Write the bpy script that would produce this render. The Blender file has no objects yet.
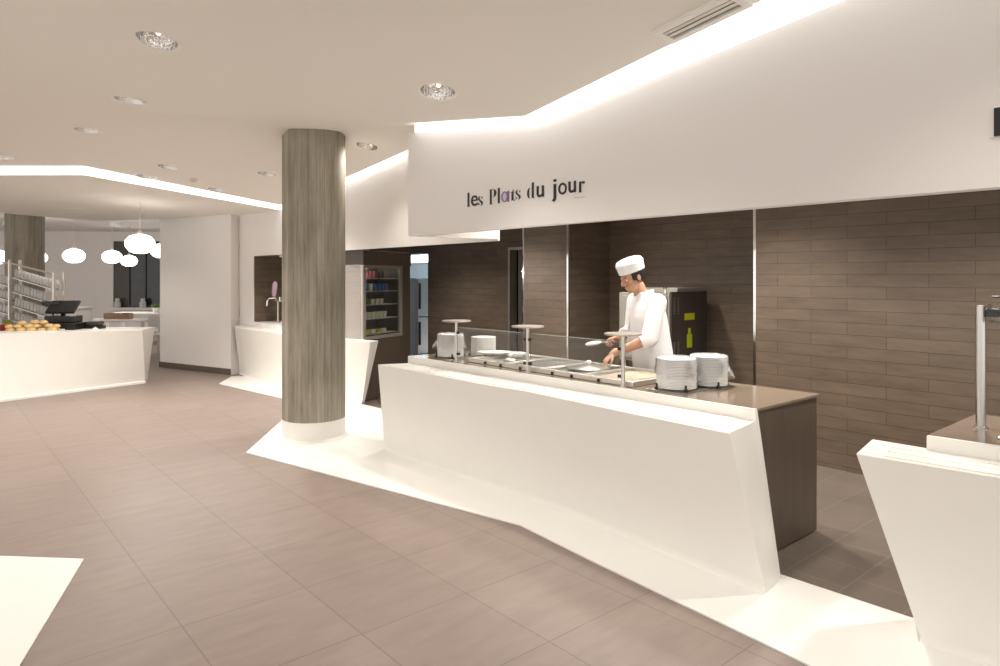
import bpy, bmesh, math, random
from mathutils import Vector, Matrix
random.seed(7)
SC = bpy.context.scene
COL = SC.collection
R = math.radians
PI = math.pi

# ------------------------------------------------------------------ camera, world, exposure
YAW = 40.6
cam_d = bpy.data.cameras.new('camera'); cam = bpy.data.objects.new('camera', cam_d); COL.objects.link(cam)
cam.location = (0, 0, 1.62); cam.rotation_euler = (R(90), 0, R(-YAW))
cam_d.sensor_width = 36; cam_d.lens = 675 / 1000 * 36
cam_d.shift_y = -(333 - 277) / 1000
cam_d.clip_start = 0.05; cam_d.clip_end = 200
SC.camera = cam
SC.view_settings.view_transform = 'Standard'
SC.view_settings.look = 'None'
SC.view_settings.exposure = 0.46
SC.view_settings.gamma = 1.0
SC.view_settings.use_curve_mapping = False
W = bpy.data.worlds.new('world'); SC.world = W; W.use_nodes = True
bgn = W.node_tree.nodes['Background']
bgn.inputs[0].default_value = (1.0, 0.955, 0.91, 1); bgn.inputs[1].default_value = 1.02
DOWN_W = 37.0
LED_E = 1.3
KIT_W = 98.0

# ------------------------------------------------------------------ materials
def mat(name, col=(0.8, 0.8, 0.8), rough=0.5, metal=0.0, emit=None, es=0.0, vary=0.0, vscale=6.0, bump=0.0, bscale=40.0, stretch=(1, 1, 1), spec=None):
    m = bpy.data.materials.new(name); m.use_nodes = True
    nt = m.node_tree; b = nt.nodes['Principled BSDF']
    b.inputs['Base Color'].default_value = (*col, 1); b.inputs['Roughness'].default_value = rough; b.inputs['Metallic'].default_value = metal
    if spec is not None: b.inputs['Specular IOR Level'].default_value = spec
    if emit: b.inputs['Emission Color'].default_value = (*emit, 1); b.inputs['Emission Strength'].default_value = es
    if vary or bump:
        tc = nt.nodes.new('ShaderNodeTexCoord'); mp = nt.nodes.new('ShaderNodeMapping'); mp.inputs['Scale'].default_value = stretch
        nt.links.new(tc.outputs['Object'], mp.inputs[0])
    if vary:
        n = nt.nodes.new('ShaderNodeTexNoise'); n.inputs['Scale'].default_value = vscale; n.inputs['Detail'].default_value = 5
        nt.links.new(mp.outputs[0], n.inputs['Vector'])
        r = nt.nodes.new('ShaderNodeValToRGB')
        r.color_ramp.elements[0].position = .3; r.color_ramp.elements[1].position = .7
        r.color_ramp.elements[0].color = (*[c * (1 - vary) for c in col], 1); r.color_ramp.elements[1].color = (*[min(1, c * (1 + vary)) for c in col], 1)
        nt.links.new(n.outputs['Fac'], r.inputs[0]); nt.links.new(r.outputs[0], b.inputs['Base Color'])
    if bump:
        n2 = nt.nodes.new('ShaderNodeTexNoise'); n2.inputs['Scale'].default_value = bscale
        nt.links.new(mp.outputs[0], n2.inputs['Vector'])
        bp = nt.nodes.new('ShaderNodeBump'); bp.inputs['Strength'].default_value = bump; bp.inputs['Distance'].default_value = .01
        nt.links.new(n2.outputs['Fac'], bp.inputs['Height']); nt.links.new(bp.outputs[0], b.inputs['Normal'])
    return m

def brick_mat(name, c1, c2, mortar, w, h, off, ox, oy, axes, msize, rough, streak=(1, 1, 1), svar=0.12):
    """tiles laid out in room coordinates; axes picks the two room axes of the surface"""
    m = bpy.data.materials.new(name); m.use_nodes = True; nt = m.node_tree; b = nt.nodes['Principled BSDF']
    N = nt.nodes.new; L = nt.links.new
    g = N('ShaderNodeNewGeometry'); sp = N('ShaderNodeSeparateXYZ'); L(g.outputs['Position'], sp.inputs[0])
    cb = N('ShaderNodeCombineXYZ'); L(sp.outputs[axes[0]], cb.inputs[0]); L(sp.outputs[axes[1]], cb.inputs[1])
    ad = N('ShaderNodeVectorMath'); ad.operation = 'ADD'; L(cb.outputs[0], ad.inputs[0]); ad.inputs[1].default_value = (ox + 60 * w, oy + 60 * h, 0)
    br = N('ShaderNodeTexBrick'); L(ad.outputs[0], br.inputs['Vector'])
    br.offset = off; br.offset_frequency = 2; br.squash = 1.0
    br.inputs['Color1'].default_value = (*c1, 1); br.inputs['Color2'].default_value = (*c2, 1); br.inputs['Mortar'].default_value = (*mortar, 1)
    br.inputs['Scale'].default_value = 1.0; br.inputs['Mortar Size'].default_value = msize; br.inputs['Mortar Smooth'].default_value = 0.1
    br.inputs['Bias'].default_value = 0.0; br.inputs['Brick Width'].default_value = w; br.inputs['Row Height'].default_value = h
    mp = N('ShaderNodeMapping'); mp.inputs['Scale'].default_value = streak; L(g.outputs['Position'], mp.inputs[0])
    no = N('ShaderNodeTexNoise'); no.inputs['Scale'].default_value = 3.0; no.inputs['Detail'].default_value = 6; no.inputs['Roughness'].default_value = .62; L(mp.outputs[0], no.inputs['Vector'])
    mr = N('ShaderNodeMapRange'); mr.inputs[1].default_value = .3; mr.inputs[2].default_value = .7; mr.inputs[3].default_value = 1 - svar; mr.inputs[4].default_value = 1 + svar; L(no.outputs['Fac'], mr.inputs[0])
    mu = N('ShaderNodeVectorMath'); mu.operation = 'SCALE'; L(br.outputs['Color'], mu.inputs[0]); L(mr.outputs[0], mu.inputs['Scale'])
    L(mu.outputs[0], b.inputs['Base Color'])
    b.inputs['Roughness'].default_value = rough
    bp = N('ShaderNodeBump'); bp.inputs['Strength'].default_value = .25; bp.inputs['Distance'].default_value = .004; bp.invert = True
    L(br.outputs['Fac'], bp.inputs['Height']); L(bp.outputs[0], b.inputs['Normal'])
    return m

M = {}
M['ceiling'] = mat('ceiling_paint', (0.83, 0.79, 0.73), .8, bump=.02, bscale=120)
M['plaster'] = mat('white_plaster', (0.83, 0.80, 0.77), .7, bump=.02, bscale=120)
M['corian'] = mat('white_solid_surface', (0.84, 0.82, 0.775), .35, vary=.008)
M['floorwhite'] = mat('white_floor_resin', (0.86, 0.85, 0.815), .3, vary=.015, vscale=2)
M['floor'] = brick_mat('floor_tile', (.232, .180, .154), (.250, .196, .168), (.180, .139, .117), .6, .6, 0.0, -.317, -.335, (0, 1), .004, .42, (1.0, 3.5, 1), .10)
M['kfloor'] = brick_mat('kitchen_floor_tile', (.150, .120, .098), (.162, .130, .107), (.205, .170, .143), .3, .3, 0.5, -.05, 0, (0, 1), .004, .45, (1, 1, 1), .10)
BR = ((.165, .122, .089), (.140, .104, .075), (.068, .050, .036))
M['tile'] = brick_mat('brown_wall_tile', *BR, .6, .1, .5, .018, -.04, (1, 2), .0022, .38, (1, 1.2, 7), .17)
M['tilex'] = brick_mat('brown_wall_tile_side', *BR, .6, .1, .5, .0, -.04, (0, 2), .0022, .38, (1.2, 1, 7), .17)
M['brownpanel'] = mat('dark_brown_laminate', (.108, .083, .062), .3, vary=.12, vscale=3, stretch=(12, 12, .6), bump=.03, bscale=60)
M['browntop'] = mat('glossy_brown_worktop', (.235, .185, .14), .12, vary=.05, vscale=8)
M['steel'] = mat('brushed_steel', (.62, .60, .57), .28, 1.0, bump=.03, bscale=30, stretch=(1, 1, 30))
M['satin'] = mat('satin_steel', (.66, .62, .56), .4, .9, vary=.04)
M['discmetal'] = mat('bronze_grey_metal', (.40, .36, .32), .4, .5, vary=.03)
M['chrome'] = mat('polished_chrome', (.86, .84, .80), .08, 1.0, vary=.02)
M['reflector'] = mat('mirror_reflector', (.80, .78, .76), .12, 1.0, bump=.9, bscale=55)
M['black'] = mat('black_plastic', (.012, .012, .012), .35, vary=.1)
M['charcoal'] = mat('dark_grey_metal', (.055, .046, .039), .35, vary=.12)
M['greymetal'] = mat('grey_enamel', (.36, .34, .30), .35, .3, vary=.04)
M['porcelain'] = mat('white_porcelain', (.84, .83, .80), .16, vary=.01)
M['film'] = None
M['led'] = mat('led_diffuser', (.9, .9, .9), .5, emit=(1.0, .985, .96), es=LED_E, vary=.01)
M['globe'] = mat('opal_glass_globe', (.9, .88, .86), .3, emit=(1.0, .93, .87), es=4.2, vary=.01)
M['bulb'] = mat('downlight_lamp', (.9, .9, .9), .3, emit=(1.0, .92, .82), es=1.6, vary=.01)
M['letter'] = mat('black_lettering', (.018, .016, .016), .5, vary=.05)
M['lilac'] = mat('lilac_lettering', (.22, .15, .30), .5, vary=.05)
M['letterfill'] = mat('pale_lilac_lettering', (.62, .54, .66), .5, vary=.03)
M['greyline'] = mat('grey_lettering', (.45, .43, .42), .5, vary=.05)
M['cloth'] = mat('white_cotton', (.84, .83, .83), .85, vary=.02, bump=.12, bscale=45)
M['skin'] = mat('skin', (.50, .27, .17), .5, vary=.06, vscale=14)
M['hair'] = mat('black_hair', (.012, .009, .008), .5, vary=.2)
M['trouser'] = mat('dark_trousers', (.05, .05, .055), .85, vary=.1, bump=.1)
M['shoe'] = mat('black_leather', (.02, .02, .02), .4, vary=.1)
M['lime'] = mat('lime_label', (.50, .55, .01), .5, vary=.04)
M['dot'] = mat('dull_vent', (.30, .28, .25), .5, vary=.05)
M['bread'] = mat('golden_crust', (.76, .52, .24), .6, vary=.35, vscale=14, bump=.3, bscale=30)
M['ltgrey'] = mat('pale_grey_slats', (.50, .46, .43), .45, .2, vary=.03)
M['wood'] = mat('oak', (.32, .20, .12), .5, vary=.2, vscale=5, stretch=(1, 8, 8))
M['blue'] = mat('blue_can', (.04, .10, .35), .35, vary=.1)
M['red'] = mat('dark_red_can', (.20, .03, .03), .35, vary=.1)
M['green'] = mat('leaf_green', (.10, .20, .03), .5, vary=.2)
M['yellow'] = mat('yellow_pack', (.55, .42, .03), .5, vary=.1)
M['cream'] = mat('cream_pot', (.66, .60, .48), .4, vary=.04)
M['orange'] = mat('orange_pack', (.62, .16, .03), .5, vary=.15)
M['coolwall'] = mat('cool_white_wall', (.55, .62, .66), .6, vary=.03)
M['water'] = mat('pan_water', (.30, .32, .32), .06, .2, bump=.05, bscale=20)
M['food'] = mat('pale_stew', (.42, .36, .27), .35, vary=.35, vscale=25, bump=.6, bscale=30)
M['mauve'] = mat('mauve_bottle', (.50, .36, .44), .25, vary=.05)

def glass_mat(name, tint, gloss, diff, diffcol):
    m = bpy.data.materials.new(name); m.use_nodes = True; nt = m.node_tree; nt.nodes.remove(nt.nodes['Principled BSDF'])
    N = nt.nodes.new; L = nt.links.new; out = nt.nodes['Material Output']
    t = N('ShaderNodeBsdfTransparent'); t.inputs[0].default_value = (*tint, 1)
    gl = N('ShaderNodeBsdfGlossy'); gl.inputs['Roughness'].default_value = .03
    d = N('ShaderNodeBsdfDiffuse')
    no = N('ShaderNodeTexNoise'); no.inputs['Scale'].default_value = 4
    mx = N('ShaderNodeMixRGB'); mx.inputs[1].default_value = (*diffcol, 1); mx.inputs[2].default_value = (*[c * .94 for c in diffcol], 1); L(no.outputs['Fac'], mx.inputs[0]); L(mx.outputs[0], d.inputs[0])
    fr = N('ShaderNodeLayerWeight'); fr.inputs[0].default_value = gloss
    m1 = N('ShaderNodeMixShader'); L(fr.outputs['Fresnel'], m1.inputs[0]); L(t.outputs[0], m1.inputs[1]); L(gl.outputs[0], m1.inputs[2])
    m2 = N('ShaderNodeMixShader'); m2.inputs[0].default_value = diff; L(m1.outputs[0], m2.inputs[1]); L(d.outputs[0], m2.inputs[2])
    L(m2.outputs[0], out.inputs[0])
    return m
M['glass'] = glass_mat('clear_glass', (.94, .95, .94), .14, .045, (.8, .78, .74))  # pale diffuse share imitates reflections greying the glass
M['edge'] = glass_mat('glass_edge', (.75, .8, .78), .4, .45, (.75, .74, .70))
M['film'] = glass_mat('plastic_film', (.985, .985, .99), .22, .09, (.95, .95, .96))
M['tumbler'] = glass_mat('tumbler_glass', (.97, .97, .97), .45, .55, (.92, .91, .88))
M['dispglass'] = glass_mat('display_glass', (.90, .91, .89), .12, .02, (.6, .6, .6))

def column_mat():
    m = bpy.data.materials.new('board_marked_concrete'); m.use_nodes = True; nt = m.node_tree; b = nt.nodes['Principled BSDF']; N = nt.nodes.new; L = nt.links.new
    tc = N('ShaderNodeTexCoord'); sp = N('ShaderNodeSeparateXYZ'); L(tc.outputs['Object'], sp.inputs[0])
    at = N('ShaderNodeMath'); at.operation = 'ARCTAN2'; L(sp.outputs[1], at.inputs[0]); L(sp.outputs[0], at.inputs[1])
    ml = N('ShaderNodeMath'); ml.operation = 'MULTIPLY'; ml.inputs[1].default_value = 26 / (2 * PI); L(at.outputs[0], ml.inputs[0])
    fl = N('ShaderNodeMath'); fl.operation = 'FLOOR'; L(ml.outputs[0], fl.inputs[0])
    wn = N('ShaderNodeTexWhiteNoise'); wn.noise_dimensions = '1D'; L(fl.outputs[0], wn.inputs['W'])
    fr = N('ShaderNodeMath'); fr.operation = 'FRACT'; L(ml.outputs[0], fr.inputs[0])
    sb = N('ShaderNodeMath'); sb.operation = 'SUBTRACT'; sb.inputs[1].default_value = .5; L(fr.outputs[0], sb.inputs[0])
    ab = N('ShaderNodeMath'); ab.operation = 'ABSOLUTE'; L(sb.outputs[0], ab.inputs[0])
    gt = N('ShaderNodeMath'); gt.operation = 'GREATER_THAN'; gt.inputs[1].default_value = .465; L(ab.outputs[0], gt.inputs[0])
    mp = N('ShaderNodeMapping'); mp.inputs['Scale'].default_value = (9, 9, .8); L(tc.outputs['Object'], mp.inputs[0])
    no = N('ShaderNodeTexNoise'); no.inputs['Scale'].default_value = 2.2; no.inputs['Detail'].default_value = 8; no.inputs['Roughness'].default_value = .65; L(mp.outputs[0], no.inputs['Vector'])
    n2 = N('ShaderNodeTexNoise'); n2.inputs['Scale'].default_value = 2.0; n2.inputs['Detail'].default_value = 3; L(tc.outputs['Object'], n2.inputs['Vector'])
    a1 = N('ShaderNodeMath'); a1.operation = 'MULTIPLY_ADD'; a1.inputs[1].default_value = .20; L(wn.outputs['Value'], a1.inputs[0]); L(no.outputs['Fac'], a1.inputs[2])
    a2 = N('ShaderNodeMath'); a2.operation = 'MULTIPLY_ADD'; a2.inputs[1].default_value = .35; L(n2.outputs['Fac'], a2.inputs[0]); L(a1.outputs[0], a2.inputs[2])
    rp = N('ShaderNodeValToRGB'); e = rp.color_ramp.elements
    e[0].position = .50; e[0].color = (.18, .153, .113, 1); e[1].position = 1.05; e[1].color = (.42, .385, .31, 1)
    L(a2.outputs[0], rp.inputs[0])
    mx = N('ShaderNodeMixRGB'); mx.blend_type = 'MULTIPLY'; mx.inputs[2].default_value = (.70, .68, .66, 1); L(rp.outputs[0], mx.inputs[1]); L(gt.outputs[0], mx.inputs[0])
    L(mx.outputs[0], b.inputs['Base Color']); b.inputs['Roughness'].default_value = .7
    bp = N('ShaderNodeBump'); bp.inputs['Strength'].default_value = .3; bp.inputs['Distance'].default_value = .01; L(a1.outputs[0], bp.inputs['Height']); L(bp.outputs[0], b.inputs['Normal'])
    return m
M['concrete'] = column_mat()

# ------------------------------------------------------------------ mesh builder
class MB:
    def __init__(s): s.bm = bmesh.new()
    def poly(s, pts):
        return s.bm.faces.new([s.bm.verts.new(p) for p in pts])
    def box(s, lo, hi, m=None, bevel=0):
        x0, y0, z0 = lo; x1, y1, z1 = hi
        b = s.bm if not bevel else bmesh.new()
        v = [b.verts.new(p) for p in ((x0, y0, z0), (x1, y0, z0), (x1, y1, z0), (x0, y1, z0), (x0, y0, z1), (x1, y0, z1), (x1, y1, z1), (x0, y1, z1))]
        for f in ((0, 3, 2, 1), (4, 5, 6, 7), (0, 1, 5, 4), (1, 2, 6, 5), (2, 3, 7, 6), (3, 0, 4, 7)): b.faces.new([v[i] for i in f])
        if bevel:
            bmesh.ops.bevel(b, geom=list(b.edges), offset=bevel, segments=2, affect='EDGES', profile=.5)
            s._merge(b, m)
        elif m is not None:
            for q in v: q.co = m @ q.co
        return s
    def _merge(s, b, m=None):
        b.verts.index_update(); mp = [s.bm.verts.new((m @ q.co) if m is not None else q.co) for q in b.verts]
        for f in b.faces:
            try: s.bm.faces.new([mp[q.index] for q in f.verts])
            except ValueError: pass
        b.free()
    def prism(s, pts, z0, z1, m=None):
        n = len(pts); T = (lambda p: m @ Vector(p)) if m is not None else (lambda p: p)
        a = [s.bm.verts.new(T((p[0], p[1], z0))) for p in pts]; b = [s.bm.verts.new(T((p[0], p[1], z1))) for p in pts]
        s.bm.faces.new(a[::-1]); s.bm.faces.new(b)
        for i in range(n): s.bm.faces.new([a[i], a[(i + 1) % n], b[(i + 1) % n], b[i]])
        return s
    def lathe(s, prof, n=32, m=None, sx=1, sy=1):
        T = (lambda p: m @ Vector(p)) if m is not None else (lambda p: p)
        rings = []
        for r, z in prof:
            if r < 1e-6: rings.append([s.bm.verts.new(T((0, 0, z)))])
            else: rings.append([s.bm.verts.new(T((r * sx * math.cos(2 * PI * i / n), r * sy * math.sin(2 * PI * i / n), z))) for i in range(n)])
        for a, b in zip(rings, rings[1:]):
            for i in range(n):
                j = (i + 1) % n
                if len(a) == 1 and len(b) == 1: continue
                if len(a) == 1: s.bm.faces.new([a[0], b[j], b[i]])
                elif len(b) == 1: s.bm.faces.new([a[i], a[j], b[0]])
                else: s.bm.faces.new([a[i], a[j], b[j], b[i]])
        return s
    def tube(s, pts, r, n=10, caps=True):
        pts = [Vector(p) for p in pts]; rr = r if isinstance(r, (list, tuple)) else [r] * len(pts)
        rings = []; up = Vector((0, 0, 1))
        for i, p in enumerate(pts):
            d = (pts[min(i + 1, len(pts) - 1)] - pts[max(i - 1, 0)]).normalized()
            u = up if abs(d.dot(up)) < .95 else Vector((1, 0, 0))
            a = d.cross(u).normalized(); b = d.cross(a).normalized()
            rings.append([s.bm.verts.new(p + rr[i] * (math.cos(2 * PI * k / n) * a + math.sin(2 * PI * k / n) * b)) for k in range(n)])
        for a, b in zip(rings, rings[1:]):
            for k in range(n): s.bm.faces.new([a[k], a[(k + 1) % n], b[(k + 1) % n], b[k]])
        if caps: s.bm.faces.new(rings[0][::-1]); s.bm.faces.new(rings[-1])
        return s
    def ball(s, c, r, n=16, rot=None):
        rx, ry, rz = r if isinstance(r, (tuple, list)) else (r, r, r)
        m = Matrix.Translation(c) @ (rot.to_4x4() if rot is not None else Matrix.Identity(4))
        prof = [(math.sin(PI * i / (n // 2)), -math.cos(PI * i / (n // 2))) for i in range(n // 2 + 1)]
        prof[0] = (0, -1); prof[-1] = (0, 1)
        return s.lathe(prof, n, m @ Matrix.Diagonal((rx, ry, rz, 1)))
    def cone(s, p0, r0, p1, r1, n=16):
        """tapered capsule"""
        p0, p1 = Vector(p0), Vector(p1)
        s.tube([p0, p0.lerp(p1, .5), p1], [r0, (r0 + r1) / 2, r1], n)
        s.ball(p0, r0, n); s.ball(p1, r1, n)
        return s
    def grid(s, rows, closed_u=False):
        vs = [[s.bm.verts.new(p) for p in row] for row in rows]
        for a, b in zip(vs, vs[1:]):
            n = len(a)
            for i in range(n if closed_u else n - 1):
                j = (i + 1) % n; s.bm.faces.new([a[i], a[j], b[j], b[i]])
        return vs

def obj(name, mb, m, parent=None, smooth=0, loc=None):
    """smooth: auto-smooth angle in degrees, 0 = flat"""
    bm = mb.bm if isinstance(mb, MB) else mb
    bmesh.ops.recalc_face_normals(bm, faces=list(bm.faces))
    if smooth:
        for f in bm.faces: f.smooth = True
        for e in bm.edges:
            if len(e.link_faces) == 2 and e.calc_face_angle(0) > R(smooth): e.smooth = False
    me = bpy.data.meshes.new(name); bm.to_mesh(me); bm.free()
    o = bpy.data.objects.new(name, me); COL.objects.link(o)
    me.materials.append(m if not isinstance(m, str) else M[m])
    if parent is not None: o.parent = parent
    if loc is not None: o.location = loc
    return o

def tag(o, label=None, cat=None, group=None, kind=None):
    if label: o['label'] = label
    if cat: o['category'] = cat
    if group: o['group'] = group
    if kind: o['kind'] = kind
    return o

def thing(name, label, cat, loc=(0, 0, 0), rz=0, group=None):
    o = bpy.data.objects.new(name, None); COL.objects.link(o); o.location = loc; o.rotation_euler = (0, 0, rz); o.empty_display_size = .1
    return tag(o, label, cat, group)

def struct(name, mb, m, smooth=0, label=None, parent=None):
    o = obj(name, mb, m, parent, smooth)
    if parent is None: o['kind'] = 'structure'
    if label: o['label'] = label
    return o

def dup(root, loc, rz=None, label=None, group=None):
    r = root.copy(); COL.objects.link(r); r.location = loc
    if rz is not None: r.rotation_euler = (root.rotation_euler[0], root.rotation_euler[1], rz)
    if label: r['label'] = label
    if group: r['group'] = group
    for ch in list(root.children):
        c_ = ch.copy(); COL.objects.link(c_); c_.parent = r
        for g in list(ch.children):
            d_ = g.copy(); COL.objects.link(d_); d_.parent = c_
    return r

def remeshed(name, mb, m, voxel, smooth_it, parent):
    """one continuous skin around the shapes in mb"""
    o = obj(name, mb, m, parent)
    md = o.modifiers.new('r', 'REMESH'); md.mode = 'VOXEL'; md.voxel_size = voxel; md.use_smooth_shade = True
    ms = o.modifiers.new('s', 'SMOOTH'); ms.iterations = smooth_it; ms.factor = .5
    dg = bpy.context.evaluated_depsgraph_get(); dg.update()
    me = bpy.data.meshes.new_from_object(o.evaluated_get(dg)); me.name = name
    o.modifiers.clear(); old = o.data; o.data = me; bpy.data.meshes.remove(old)
    if not me.materials: me.materials.append(M[m])
    for p in me.polygons: p.use_smooth = True
    return o

def interp(poly, y, k):
    """poly sorted by descending y of (y, value)"""
    if y >= poly[0][0]: return poly[0][1]
    for (ya, va), (yb, vb) in zip(poly, poly[1:]):
        if ya >= y >= yb: return va + (vb - va) * (ya - y) / (ya - yb)
    return poly[-1][1]

# ------------------------------------------------------------------ floor
b = MB(); b.box((-6, -5, -.1), (8.2, 26, 0)); struct('floor', b, 'floor', label='brown stone tile floor in square slabs')
b = MB(); b.prism([(3.54, 1.782), (3.56, 1.148), (3.5, .9), (3.5, -2), (5.84, -2), (5.84, 3.2), (6.6, 3.2), (6.6, 9.4), (5.2, 9.4), (4.3, 7.2), (3.7, 5.5), (3.56, 3.2)], 0, .003)
struct('floor_kitchen', b, 'kfloor', label='darker small tile floor behind the counters')
strip = [(2.268, 6.239), (2.957, 3.25), (2.897, 2.606), (2.803, 1.3), (2.62, -2), (3.55, -2), (3.56, 1.148), (3.54, 1.782), (3.60, 3.2), (3.62, 5.4), (4.282, 7.24), (4.233, 7.7), (4.10, 11.0), (3.82, 11.15), (3.42, 10.528), (3.65, 8.725), (3.715, 8.246), (3.11, 7.406)]
b = MB(); b.prism(strip, 0, .008); struct('floor_strip', b, 'floorwhite', label='white floor strip running in front of the counters')
b = MB(); b.prism([(.706, 4.484), (-.9, 6.1), (-2.2, 5.0), (-2.2, 1.6), (-.25, 1.6), (.312, 3.435)], 0, .008)
struct('floor_island', b, 'floorwhite', label='white pointed floor inlay at the bottom left')

# ------------------------------------------------------------------ brown tiled walls
XW = 5.84; XN = 6.60; ZT = 2.75
b = MB(); b.box((XW, -3, 0), (XW + .12, 3.2, ZT)); struct('wall_right', b, 'tile', label='brown tiled wall beside the gap between the counters')
b = MB(); b.box((XN, 3.08, 0), (XN + .12, 5.69, ZT)); struct('wall_niche', b, 'tile', label='brown tiled wall at the back of the oven niche')
b = MB(); b.box((XW + .121, 3.08, 0), (XN, 3.2, ZT)); b.box((XW + .121, 5.572, 0), (XN, 5.69, ZT)); struct('wall_niche_sides', b, 'tilex', label='brown tiled side walls of the oven niche')
b = MB(); b.box((XW, 5.572, 0), (XW + .12, 6.36, ZT)); struct('wall_pier', b, 'tile', label='narrow brown tiled pier between niche and dark door')
b = MB(); b.box((XW + .121, 6.24, 0), (XN, 6.36, ZT)); struct('wall_pier_side', b, 'tilex')
# left back wall with a dark doorway (hole y 6.66..7.50 below 2.05) and a bright kitchen doorway
b = MB(); b.box((XN, 7.50, 0), (XN + .12, 9.60, ZT)); b.box((XN, 6.2, 2.05), (XN + .12, 7.50, ZT)); b.box((XN, 6.2, 0), (XN + .12, 6.66, 2.05)); struct('wall_back', b, 'tile', label='brown tiled wall behind the left end of the counter')
b = MB(); b.box((XN, 9.6, 2.03), (XN + .12, 12.4, ZT)); struct('wall_back_lintel', b, 'tile')
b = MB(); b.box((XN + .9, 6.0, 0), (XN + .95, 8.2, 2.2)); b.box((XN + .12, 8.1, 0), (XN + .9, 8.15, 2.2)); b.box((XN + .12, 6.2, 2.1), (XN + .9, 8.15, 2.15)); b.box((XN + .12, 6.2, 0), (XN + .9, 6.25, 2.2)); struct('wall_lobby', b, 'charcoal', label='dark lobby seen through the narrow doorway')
b = MB(); b.box((XN - .012, 7.465, 0), (XN + .13, 7.505, 2.055)); b.box((XN - .012, 6.64, 2.02), (XN + .13, 7.505, 2.055)); b.box((XN - .012, 6.64, 0), (XN + .13, 6.68, 2.055)); struct('door_1', b, 'satin', label='slim metal frame of the dark doorway')
t = thing('door_leaf', 'dark brown door leaf standing ajar in the narrow doorway', 'door', (XN + .14, 7.44, .01), R(-62))
b = MB(); b.box((0, -.02, 0), (.78, .02, 2.02), bevel=.004); obj('leaf', b, 'brownpanel', t)
b = MB(); b.tube([(.70, -.02, 1.0), (.70, -.06, 1.0), (.60, -.06, 1.0)], .009); obj('door_handle', b, 'steel', t)
for i, (x, y, lab) in enumerate([(XW, 3.2, 'right'), (XW, 5.575, 'middle'), (XW, 6.355, 'left')]):
    b = MB(); b.box((x - .007, y - .014, 0), (x + .02, y + .014, ZT), bevel=.003); struct('trim_%d' % (i + 1), b, 'chrome', label='polished metal corner strip on the brown tiles')

for o in list(COL.objects):
    if o.type == 'MESH' and o.name.startswith('wall_') and o.data.materials[0] in (M['tile'], M['tilex']):
        o.data.materials.clear(); o.data.materials.append(M['tile']); o.data.materials.append(M['tilex'])
        for p in o.data.polygons: p.material_index = 1 if abs(p.normal.y) > .5 else 0
# kitchen room beyond the bright doorway
b = MB(); b.box((9.3, 9.0, 0), (9.4, 16, 2.7)); b.box((6.72, 15.9, 0), (9.3, 16, 2.7)); b.box((7.2, 9.0, 0), (9.3, 9.1, 2.7)); struct('wall_kitchen', b, 'coolwall', label='cool white kitchen wall beyond the doorway')
b = MB(); b.box((6.72, 9.1, 2.70), (9.3, 15.9, 2.8)); struct('ceiling_kitchen', b, 'plaster')
b = MB(); b.box((5.35, 11.6, 0), (6.6, 11.7, ZT)); b.box((6.6, 11.6, 0), (6.7, 16, ZT)); struct('wall_passage', b, 'coolwall')

# ------------------------------------------------------------------ white bulkheads (front one carries the lettering)
ZB = 1.972
top1 = [(4.958, 2.867), (3.344, 2.647), (1.314, 2.884), (-3.0, 3.33)]
b = MB()
pts = [(y, ZB) for y in (4.958,)] ; poly = [(4.958, ZB)] + [(-3.0, ZB)] + [(y, z) for y, z in top1[::-1]]
Mx = Matrix(((0, 0, 1, 0), (1, 0, 0, 0), (0, 1, 0, 0), (0, 0, 0, 1)))
b.prism(poly, 3.2, 3.29, Mx); struct('wall_bulkhead', b, 'plaster', label='white bulkhead above the main counter carrying black lettering')
# return of the front bulkhead to the rear bulkhead
b = MB()
for (x0, y0), (x1, y1) in [((3.29, 4.936), (4.05, 4.754))]:
    b.poly([(x0, y0, ZB), (x1, y1, ZB), (x1, y1, 3.0), (x0, y0, 2.87)]); b.poly([(x0, y0 + .022, ZB), (x1, y1 + .022, ZB), (x1, y1 + .022, 3.0), (x0, y0 + .022, 2.87)])
    b.poly([(x0, y0, ZB), (x1, y1, ZB), (x1, y1 + .022, ZB), (x0, y0 + .022, ZB)])
struct('wall_bulkhead_return', b, 'plaster')
# rear bulkhead / niche wall at x = 4.05 with the drink niche cut in it
XR = 4.05
top2 = [(11.6, 2.66), (9.755, 2.617), (7.725, 2.779), (6.275, 2.958), (4.754, 3.1)]
b = MB()
poly = [(4.754, 1.955), (10.832, 1.955), (10.832, 0.9), (10.832, 0), (11.9, 0), (11.9, 2.75)] + top2
b.prism([p for p in poly if p != (10.832, 0.9)], XR, XR + .02, Mx); struct('wall_rear', b, 'plaster', label='white rear wall and bulkhead over the drink niche')
b = MB(); b.box((4.62, 9.05, .3), (4.7, 10.9, 2.1)); struct('wall_drink_niche', b, 'tile', label='brown tiled back of the drink niche')
b = MB(); b.box((XR + .021, 10.832, .3), (4.62, 10.9, 2.1)); b.box((XR + .021, 9.05, 1.955), (4.62, 10.84, 2.1)); struct('wall_drink_niche_side', b, 'tilex')

# white wall block at the left with a brown baseboard
B0 = Vector((3.26, 13.208)); B1 = Vector((3.885, 11.366)); dB = (B1 - B0).normalized(); nB = Vector((-dB.y, dB.x)) * -1
if nB.x < 0: nB = -nB
q = [B0, B1, Vector((4.048, 11.46)), Vector((4.2, 13.6))]
b = MB(); b.prism([tuple(p) for p in q], 0, 2.95); struct('wall_block', b, 'plaster', label='white wall block left of the drink niche')
b = MB(); o_ = nB * -.012
b.prism([tuple(B0 + o_ - dB * .012), tuple(B1 + o_), tuple(B1), tuple(B0 - dB * .012)], 0, .10); struct('baseboard_block', b, 'brownpanel', label='brown baseboard on the white wall block')

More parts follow.
